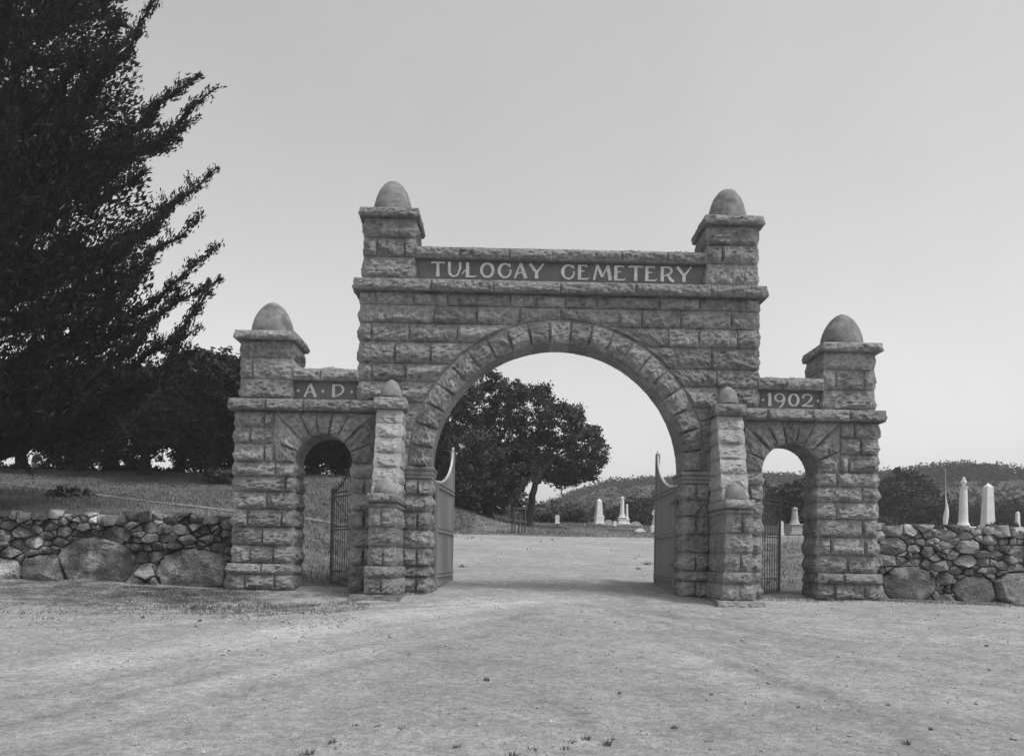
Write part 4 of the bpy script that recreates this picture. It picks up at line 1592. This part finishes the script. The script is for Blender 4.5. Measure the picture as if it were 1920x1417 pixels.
# the pale path itself
pl = []
for i in range(len(PATH)-1):
    for t in np.linspace(0, 1, 12, endpoint=False):
        pl.append(PATH[i]*(1-t)+PATH[i+1]*t)
pl = np.array(pl)
tg = np.gradient(pl, axis=0)
tg /= np.linalg.norm(tg, axis=1)[:, None]
nr = np.stack([-tg[:, 1], tg[:, 0]], 1)
hw = .16+.11*sines(pl*2.2, 6, 4)
va = []
for sgn in (-1, -.5, 0, .5, 1):
    q = pl+nr*(hw*sgn)[:, None]
    va.append(np.stack([q[:, 0], q[:, 1], gz(q[:, 0], q[:, 1])+.035+.02*(1-abs(sgn))], 1))
n = len(pl)
va = [np.concatenate([v_[:, :2]+.10*np.stack([sines(pl*1.1, 71, 3), sines(pl*1.3, 72, 3)], 1), v_[:, 2:]], 1) for v_ in va]
fq = [(k*n+i, k*n+i+1, (k+1)*n+i+1, (k+1)*n+i) for k in range(4) for i in range(n-1)]
o = link('path', mesh_np('path', np.concatenate(va), np.array(fq), M_PATH, True), kind='structure')
o['label'] = 'narrow pale footpath slanting across the dry field'

grass('field_grass', 'dry grass on the bank behind the dark wall', 66000, lambda r, n: in_field(r, n, -34, -2.5, .9, 38, .9), .05, .20, 5, M_GRASS, 3, .5, .007)
grass('meadow_grass', 'dry grass round the graves beyond the drive', 48000, lambda r, n: in_field(r, n, -8, 60, 2.0, 66, .8), .04, .16, 6, M_GRASS, 3, .5, .007)


def strip_s(r, n):
    x = r.uniform(-13, -3.2, n)
    y = -.02-np.abs(r.normal(0, 1.6, n))
    return x, y


grass('verge_grass', 'short trampled grass along the foot of the dark wall', 16000, strip_s, .008, .035, 15, M_WEED, 3, 1.2, .004)


def foot_s(r, n):
    x = np.where(r.uniform(0, 1, n) < .6, r.uniform(6.1, 11, n), r.uniform(-6.4, 6.4, n))
    return x, -.05-np.abs(r.normal(0, .16, n))-np.where(np.abs(x) < 2.4, 50, 0)


grass('foot_weeds', 'thin dry weeds at the foot of the gateway and rounded wall', 1400, foot_s, .02, .09, 16, M_GRASS, 4, .7, .004)

# foreground weed tufts, each one by itself
WEED_IN = {1213: 'broad scrubby weed tuft on the drive beside the dark gate leaf', 1196: 'smaller weed tuft on the drive next to the broad one',
           866: 'scrubby weed tuft on the drive beside the pale gate leaf'}
for k, (px, py, s) in enumerate(((1075, 1392, 1.0), (1100, 1385, 1.2), (1140, 1395, 1.1), (1062, 1403, .8), (1000, 1405, .9), (576, 1412, 1.3), (668, 1360, .7),
                                 (752, 1368, 1.0), (706, 1362, .7), (870, 1330, .7), (1265, 1365, .8), (1330, 1392, .9), (1425, 1402, .7), (1700, 1394, 1.0),
                                 (620, 1390, .8), (512, 1268, .5), (855, 1400, .8), (960, 1415, 1.0), (1213, 1060, 3.4), (1196, 1068, 2.0), (866, 1064, 2.4))):
    L_ = px_line([(px, py)])[0]
    r = np.random.default_rng(600+k)
    s *= .5
    m = int(44*s)+6
    a = r.uniform(0, 6.28, m)
    h = r.uniform(.02, .09, m)*s
    bx_, by_ = r.normal(0, .035*s, m), r.normal(0, .03*s, m)
    w_ = .006
    V = np.stack([np.stack([bx_-w_*np.cos(a), by_-w_*np.sin(a), a*0-.02], 1), np.stack([bx_+w_*np.cos(a), by_+w_*np.sin(a), a*0-.02], 1),
                  np.stack([bx_+r.normal(0, .7, m)*h, by_+r.normal(0, .7, m)*h, h], 1)], 1).reshape(-1, 3)
    o = link('weed_tuft', mesh_np('weed_tuft', V, np.arange(3*m).reshape(-1, 3), M_WEED), None, 'small dark weed tuft on the dusty forecourt' if py > 1100 else WEED_IN[px], 'weed', 'weed tufts on the forecourt' if py > 1100 else 'weed tufts on the drive')
    if py < 1100:
        L_ = at_ground(px, py)[:2]
    o.location = (L_[0], L_[1], float(gz(L_[0], L_[1])))

# loose stones on the forecourt
rp = np.random.default_rng(61)
n_p = 11000
ppx, ppy = rp.uniform(-11, 10, n_p), -.3-13*rp.uniform(0, 1, n_p)**.9
ps = np.exp(rp.normal(-4.9, .5, n_p))
pr, pdz = rut_mask(ppx, ppy)
pzz = gz(ppx, ppy)+pdz+0.022*sines(np.stack([ppx, ppy], -1), 21, 4, 1.1)
oct_ = np.array([(1, 0, 0), (0, 1, 0), (-1, 0, 0), (0, -1, 0), (0, 0, 1), (0, 0, -1)], float)
V = oct_[None]*(ps[:, None, None]*rp.uniform(.6, 1.4, (n_p, 6, 1)))*np.array([1.2, 1.0, .75])
ca, sa_ = np.cos(ppx*9), np.sin(ppx*9)
Vx = V[:, :, 0]*ca[:, None]-V[:, :, 1]*sa_[:, None]
Vy = V[:, :, 0]*sa_[:, None]+V[:, :, 1]*ca[:, None]
V = np.stack([Vx+ppx[:, None], Vy+ppy[:, None], V[:, :, 2]+pzz[:, None]+ps[:, None]*.15], -1).reshape(-1, 3)
ft = np.array([(0, 1, 4), (1, 2, 4), (2, 3, 4), (3, 0, 4), (1, 0, 5), (2, 1, 5), (3, 2, 5), (0, 3, 5)])
f = (ft[None]+6*np.arange(n_p)[:, None, None]).reshape(-1, 3)
link('gravel', mesh_np('gravel', V, f, M_PEBBLE), None, 'loose grit and pebbles scattered over the dirt', 'gravel', None, 'stuff')
# a few dark clods big enough to pick out
for k, (px, py, s) in enumerate(((912, 1275, .05), (375, 1164, .05), (268, 1158, .05), (367, 1175, .035), (515, 1266, .03), (1570-960+960, 1232, .02), (1745, 1368, .035), (1264, 1366, .05),
                                 (1162, 1300, .03), (1334, 1304, .04), (1496, 1328, .035), (1850, 1212, .05), (1390, 1202, .03), (430, 1221, .03))):
    p = px_line([(px, py)])[0]
    r = np.random.default_rng(800+k)
    th, ph = np.linspace(0, 2*math.pi, 9)[:-1], [-.5, .1, .7, 1.2]
    v = [(math.cos(t)*math.cos(q)*1.3, math.sin(t)*math.cos(q), math.sin(q)*.7) for q in ph for t in th]+[(0, 0, .72)]
    v = np.array(v)*s*.5*(1+.22*r.normal(size=(len(v), 1)))
    f4 = [(i*8+j, i*8+(j+1) % 8, (i+1)*8+(j+1) % 8, (i+1)*8+j) for i in range(3) for j in range(8)]
    f3 = [(24+j, 24+(j+1) % 8, 32) for j in range(8)]
    o = link('clod', mesh_np('clod', v, [np.array(f4), np.array(f3)], M_CORE), None, 'small dark clod lying on the dusty forecourt', 'clod', 'dark clods on the forecourt')
    o.location = (p[0], p[1], .075*p[1]+.008)


# ------------------------------------------------------------------ monuments
def place(px, py, Y):
    q = at_y(px, py, Y)
    return (q[0], q[1], float(gz(q[0], q[1])))


def height(py_top, px, Y, base):
    return at_y(px, py_top, Y)[2]-base[2]


def obelisk(px, Y, py_top, w, label, mat=M_MARBLE, rz=.2):
    b = place(px, 980, Y)
    h = height(py_top, px, Y, b)
    g = thing('obelisk', label, 'monument', b, rz)
    MB().box((-w*1.25, -w*1.25, -.15), (w*1.25, w*1.25, .16), .02).build('plinth', mat, g)
    MB().box((-w*.95, -w*.95, .16), (w*.95, w*.95, .16+w*1.5), .02).build('die', mat, g)
    z0 = .16+w*1.5
    m = MB()
    r0, r1 = w*.72, w*.5
    zt = h-w*.6
    v = [(sx*r, sy*r, z) for r, z in ((r0, z0), (r1, zt)) for sx, sy in ((-1, -1), (1, -1), (1, 1), (-1, 1))]+[(0, 0, h)]
    m.add(v, [(0, 1, 5, 4), (1, 2, 6, 5), (2, 3, 7, 6), (3, 0, 4, 7)])
    m.f.setdefault(3, []).append(np.array([(4, 5, 8), (5, 6, 8), (6, 7, 8), (7, 4, 8)]))
    m.build('shaft', mat, g)
    return g


def column_monument(px, Y, py_top, w, label, mat=M_MARBLE, urn=True):
    b = place(px, 985, Y)
    h = height(py_top, px, Y, b)
    g = thing('column_monument', label, 'monument', b, .1)
    MB().box((-w*1.5, -w*1.5, -.15), (w*1.5, w*1.5, .15), .02).build('plinth', mat, g)
    MB().box((-w*1.05, -w*1.05, .15), (w*1.05, w*1.05, .15+w*1.4), .02).box((-w*1.25, -w*1.25, .15+w*1.4), (w*1.25, w*1.25, .22+w*1.4), .02).build('die', mat, g)
    z0 = .22+w*1.4
    hu = h*.16 if urn else h*.07
    zt = h-hu
    MB().lathe([(w*1.0, z0), (w*.92, z0+.06), (w*.74, z0+.18), (w*.66, z0+.3), (w*.5, zt-.07), (w*.62, zt-.05), (w*.62, zt), (.001, zt)], 16).build('shaft', mat, g, smooth=False)
    if urn:
        MB().lathe([(.001, zt), (w*.2, zt), (w*.18, zt+hu*.15), (w*.45, zt+hu*.42), (w*.42, zt+hu*.55), (w*.22, zt+hu*.68), (w*.3, zt+hu*.75), (w*.1, zt+hu*.92), (.001, h)], 14).build('urn', mat, g, smooth=True)
    else:
        MB().lathe([(w*.5, zt), (w*.5, zt+hu*.3), (w*.25, zt+hu*.7), (.001, h)], 12).build('knob', mat, g, smooth=True)
    return g


obelisk(1123, 43, 934, .30, 'tall pale marble obelisk standing clear of the bushes, seen through the great arch')
column_monument(1166, 44, 930, .24, 'pale marble column, the larger of the twin monuments', urn=False)
column_monument(1175, 45, 944, .15, 'slim pale marble column, the smaller of the twin monuments', urn=False)
column_monument(1806, 24, 893, .32, 'white marble column topped by an urn behind the rounded wall')
obelisk(1852, 30, 905, .36, 'plain white obelisk behind the rounded wall', rz=.15)
obelisk(1908, 34, 958, .16, 'small white obelisk near the end of the visible rounded wall')
column_monument(1490, 28, 950, .26, 'grey column on a stepped base seen through the side arch under 1902', mat=M_GSTONE, urn=False)


def headstone(px, Y, w, h, label, py=985, mat=M_MARBLE, rz=.1):
    b = place(px, py, Y)
    g = thing('headstone', label, 'headstone', b, rz)
    MB().box((-w*.65, -.12, -.1), (w*.65, .12, .08), .015).build('base', mat, g)
    n = 10
    pr = [(-w/2, .08), (w/2, .08)]+[(w/2*math.cos(t), h-w*.35+w*.35*math.sin(t)) for t in np.linspace(0, math.pi, n)]
    k = len(pr)
    v = [(x, -.05, z) for x, z in pr]+[(x, .05, z) for x, z in pr]
    m = MB()
    m.add(v, [(i, (i+1) % k, k+(i+1) % k, k+i) for i in range(k)])
    m.f.setdefault(k, []).append(np.array([list(range(k))[::-1], [k+i for i in range(k)]]))
    m.build('slab', mat, g)
    return g


headstone(1045, 42, .28, .62, 'small white headstone between dark bushes', 968)
headstone(1141, 41, .5, .4, 'low grey headstone near the tall pale obelisk', 980, M_GSTONE)
headstone(1153, 40, .22, .36, 'tiny white headstone before the twin monuments', 980)
headstone(1192, 42, .7, .34, 'low broad grey headstone beside the twin monuments', 980, M_GSTONE)
headstone(1464, 27, .26, .75, 'small white headstone beside the grey stepped column', 990)
headstone(1777, 18, .3, .62, 'small rounded white headstone by the furled flag', 985)
headstone(1835, 19, .8, .36, 'low white slab headstone beside the urn-topped column', 985)
headstone(1914, 26, .3, .7, 'narrow white headstone near the small white obelisk', 985)
headstone(918, 38, .24, .5, 'small pale headstone by the trunk of the two-trunk oak', 960, M_GSTONE)
headstone(1200, 30, .5, .22, 'low pale marker in the grass before the shaded gate leaf', 990)

# white statue half hidden by the gate leaf
b = place(1229, 985, 30)
g = thing('statue', 'white draped statue on a block, half hidden by the shaded gate leaf', 'statue', b)
MB().box((-.28, -.28, -.1), (.28, .28, .35), .02).build('pedestal', M_MARBLE, g)
MB().lathe([(.001, .35), (.22, .35), (.2, .5), (.15, .75), (.13, .95), (.17, 1.08), (.16, 1.17), (.06, 1.24), (.055, 1.27), (.085, 1.33), (.08, 1.41), (.04, 1.47), (.001, 1.48)], 14).tube(
    [(.14, -.02, 1.14), (.2, -.08, .98), (.08, -.17, .92)], [.05, .045, .035], 8).tube([(-.14, -.02, 1.14), (-.2, -.08, .98), (-.05, -.17, .9)], [.05, .045, .035], 8).build('figure', M_MARBLE, g, smooth=True)

# furled flag
b = place(1774, 985, 20)
g = thing('furled_flag', 'white flag hanging limp on a slim leaning staff behind the rounded wall', 'flag', b)
hf = height(878, 1772, 20, b)
MB().tube([(0, 0, -.1), (-.03, 0, hf*.5), (-.06, 0, hf)], .016, 6).build('staff', M_GSTONE, g)
zt = np.linspace(hf*.72, hf*.14, 16)
wf = .03+.16*np.exp(-((zt-hf*.36)/(hf*.15))**2)
MB().tube(np.stack([-.02+.02*np.sin(zt*5), -.03+.015*np.cos(zt*6), zt], 1), wf*.62*np.linspace(1, .9, 16), 9).build('cloth', M_CLOTH, g, smooth=True)

# timber guard round a young tree
b = place(972, 997, 27.5)
g = thing('tree_guard', 'square timber guard with dark young foliage standing past the drive', 'tree guard', b, .25)
hg = height(950, 972, 27.5, b)
for sx in (-1, 1):
    for sy in (-1, 1):
        MB().box((sx*.27-.03, sy*.27-.03, -.1), (sx*.27+.03, sy*.27+.03, hg), .005).build('post', M_WOOD, g)
for z in (hg*.42, hg*.93):
    for s_ in (-1, 1):
        MB().box((-.33, s_*.315-.015, z-.05), (.33, s_*.315+.015, z+.05)).build('rail', M_WOOD, g)
        MB().box((s_*.345-.015, -.30, z-.05), (s_*.345+.015, .30, z+.05)).build('rail', M_WOOD, g)
b2 = (b[0], b[1], b[2])
sp = tree('sapling', 'dark young tree growing inside the timber guard', b2, [((0, 0, -.05), (.03, 0, 1.2), .03)], [((0, 0, .9), (.2, .05, 1.5), .015)],
          [(0, 0, 1.45, .42, .4, .4), (.2, .1, 1.7, .3, .3, .3), (-.2, -.1, 1.3, .3, .3, .25)], 60, 24, .2, .05, 90, mat=M_BUSH, cat='sapling')

# low terrace kerb behind the 1902 side arch
a, c = at_y(1436, 1012, 19.5), at_y(1560, 1014, 19.5)
g = KERB = thing('plot_kerb', 'low pale stone kerb across the grass behind the side arch under 1902', 'kerb', (a[0], 19.5, 0))
nseg = 6
for i in range(nseg):
    x0, x1 = (c[0]-a[0])*i/nseg, (c[0]-a[0])*(i+1)/nseg-.02
    zz_ = float(gz(a[0]+(x0+x1)/2, 19.5))
    MB().box((x0, 0, zz_-.2), (x1, .35, zz_+.30), .02).build('kerb_stone', M_GSTONE, g)
KERB['kind'] = 'thing'

# ------------------------------------------------------------------ air
M_AIR = bpy.data.materials.new('thin_haze')
M_AIR.use_nodes = True
_t = M_AIR.node_tree
_t.nodes.clear()
_v = _t.nodes.new('ShaderNodeVolumePrincipled')
_v.inputs['Color'].default_value = (.74, .74, .74, 1)
_v.inputs['Density'].default_value = 0.0010
_v.inputs['Anisotropy'].default_value = 0.0
_o = _t.nodes.new('ShaderNodeOutputMaterial')
_t.links.new(_v.outputs[0], _o.inputs['Volume'])
MB().box((-480, -70, -6), (480, 560, 48)).build('haze', M_AIR, None, kind='stuff', label='thin pale haze over the valley', cat='haze')
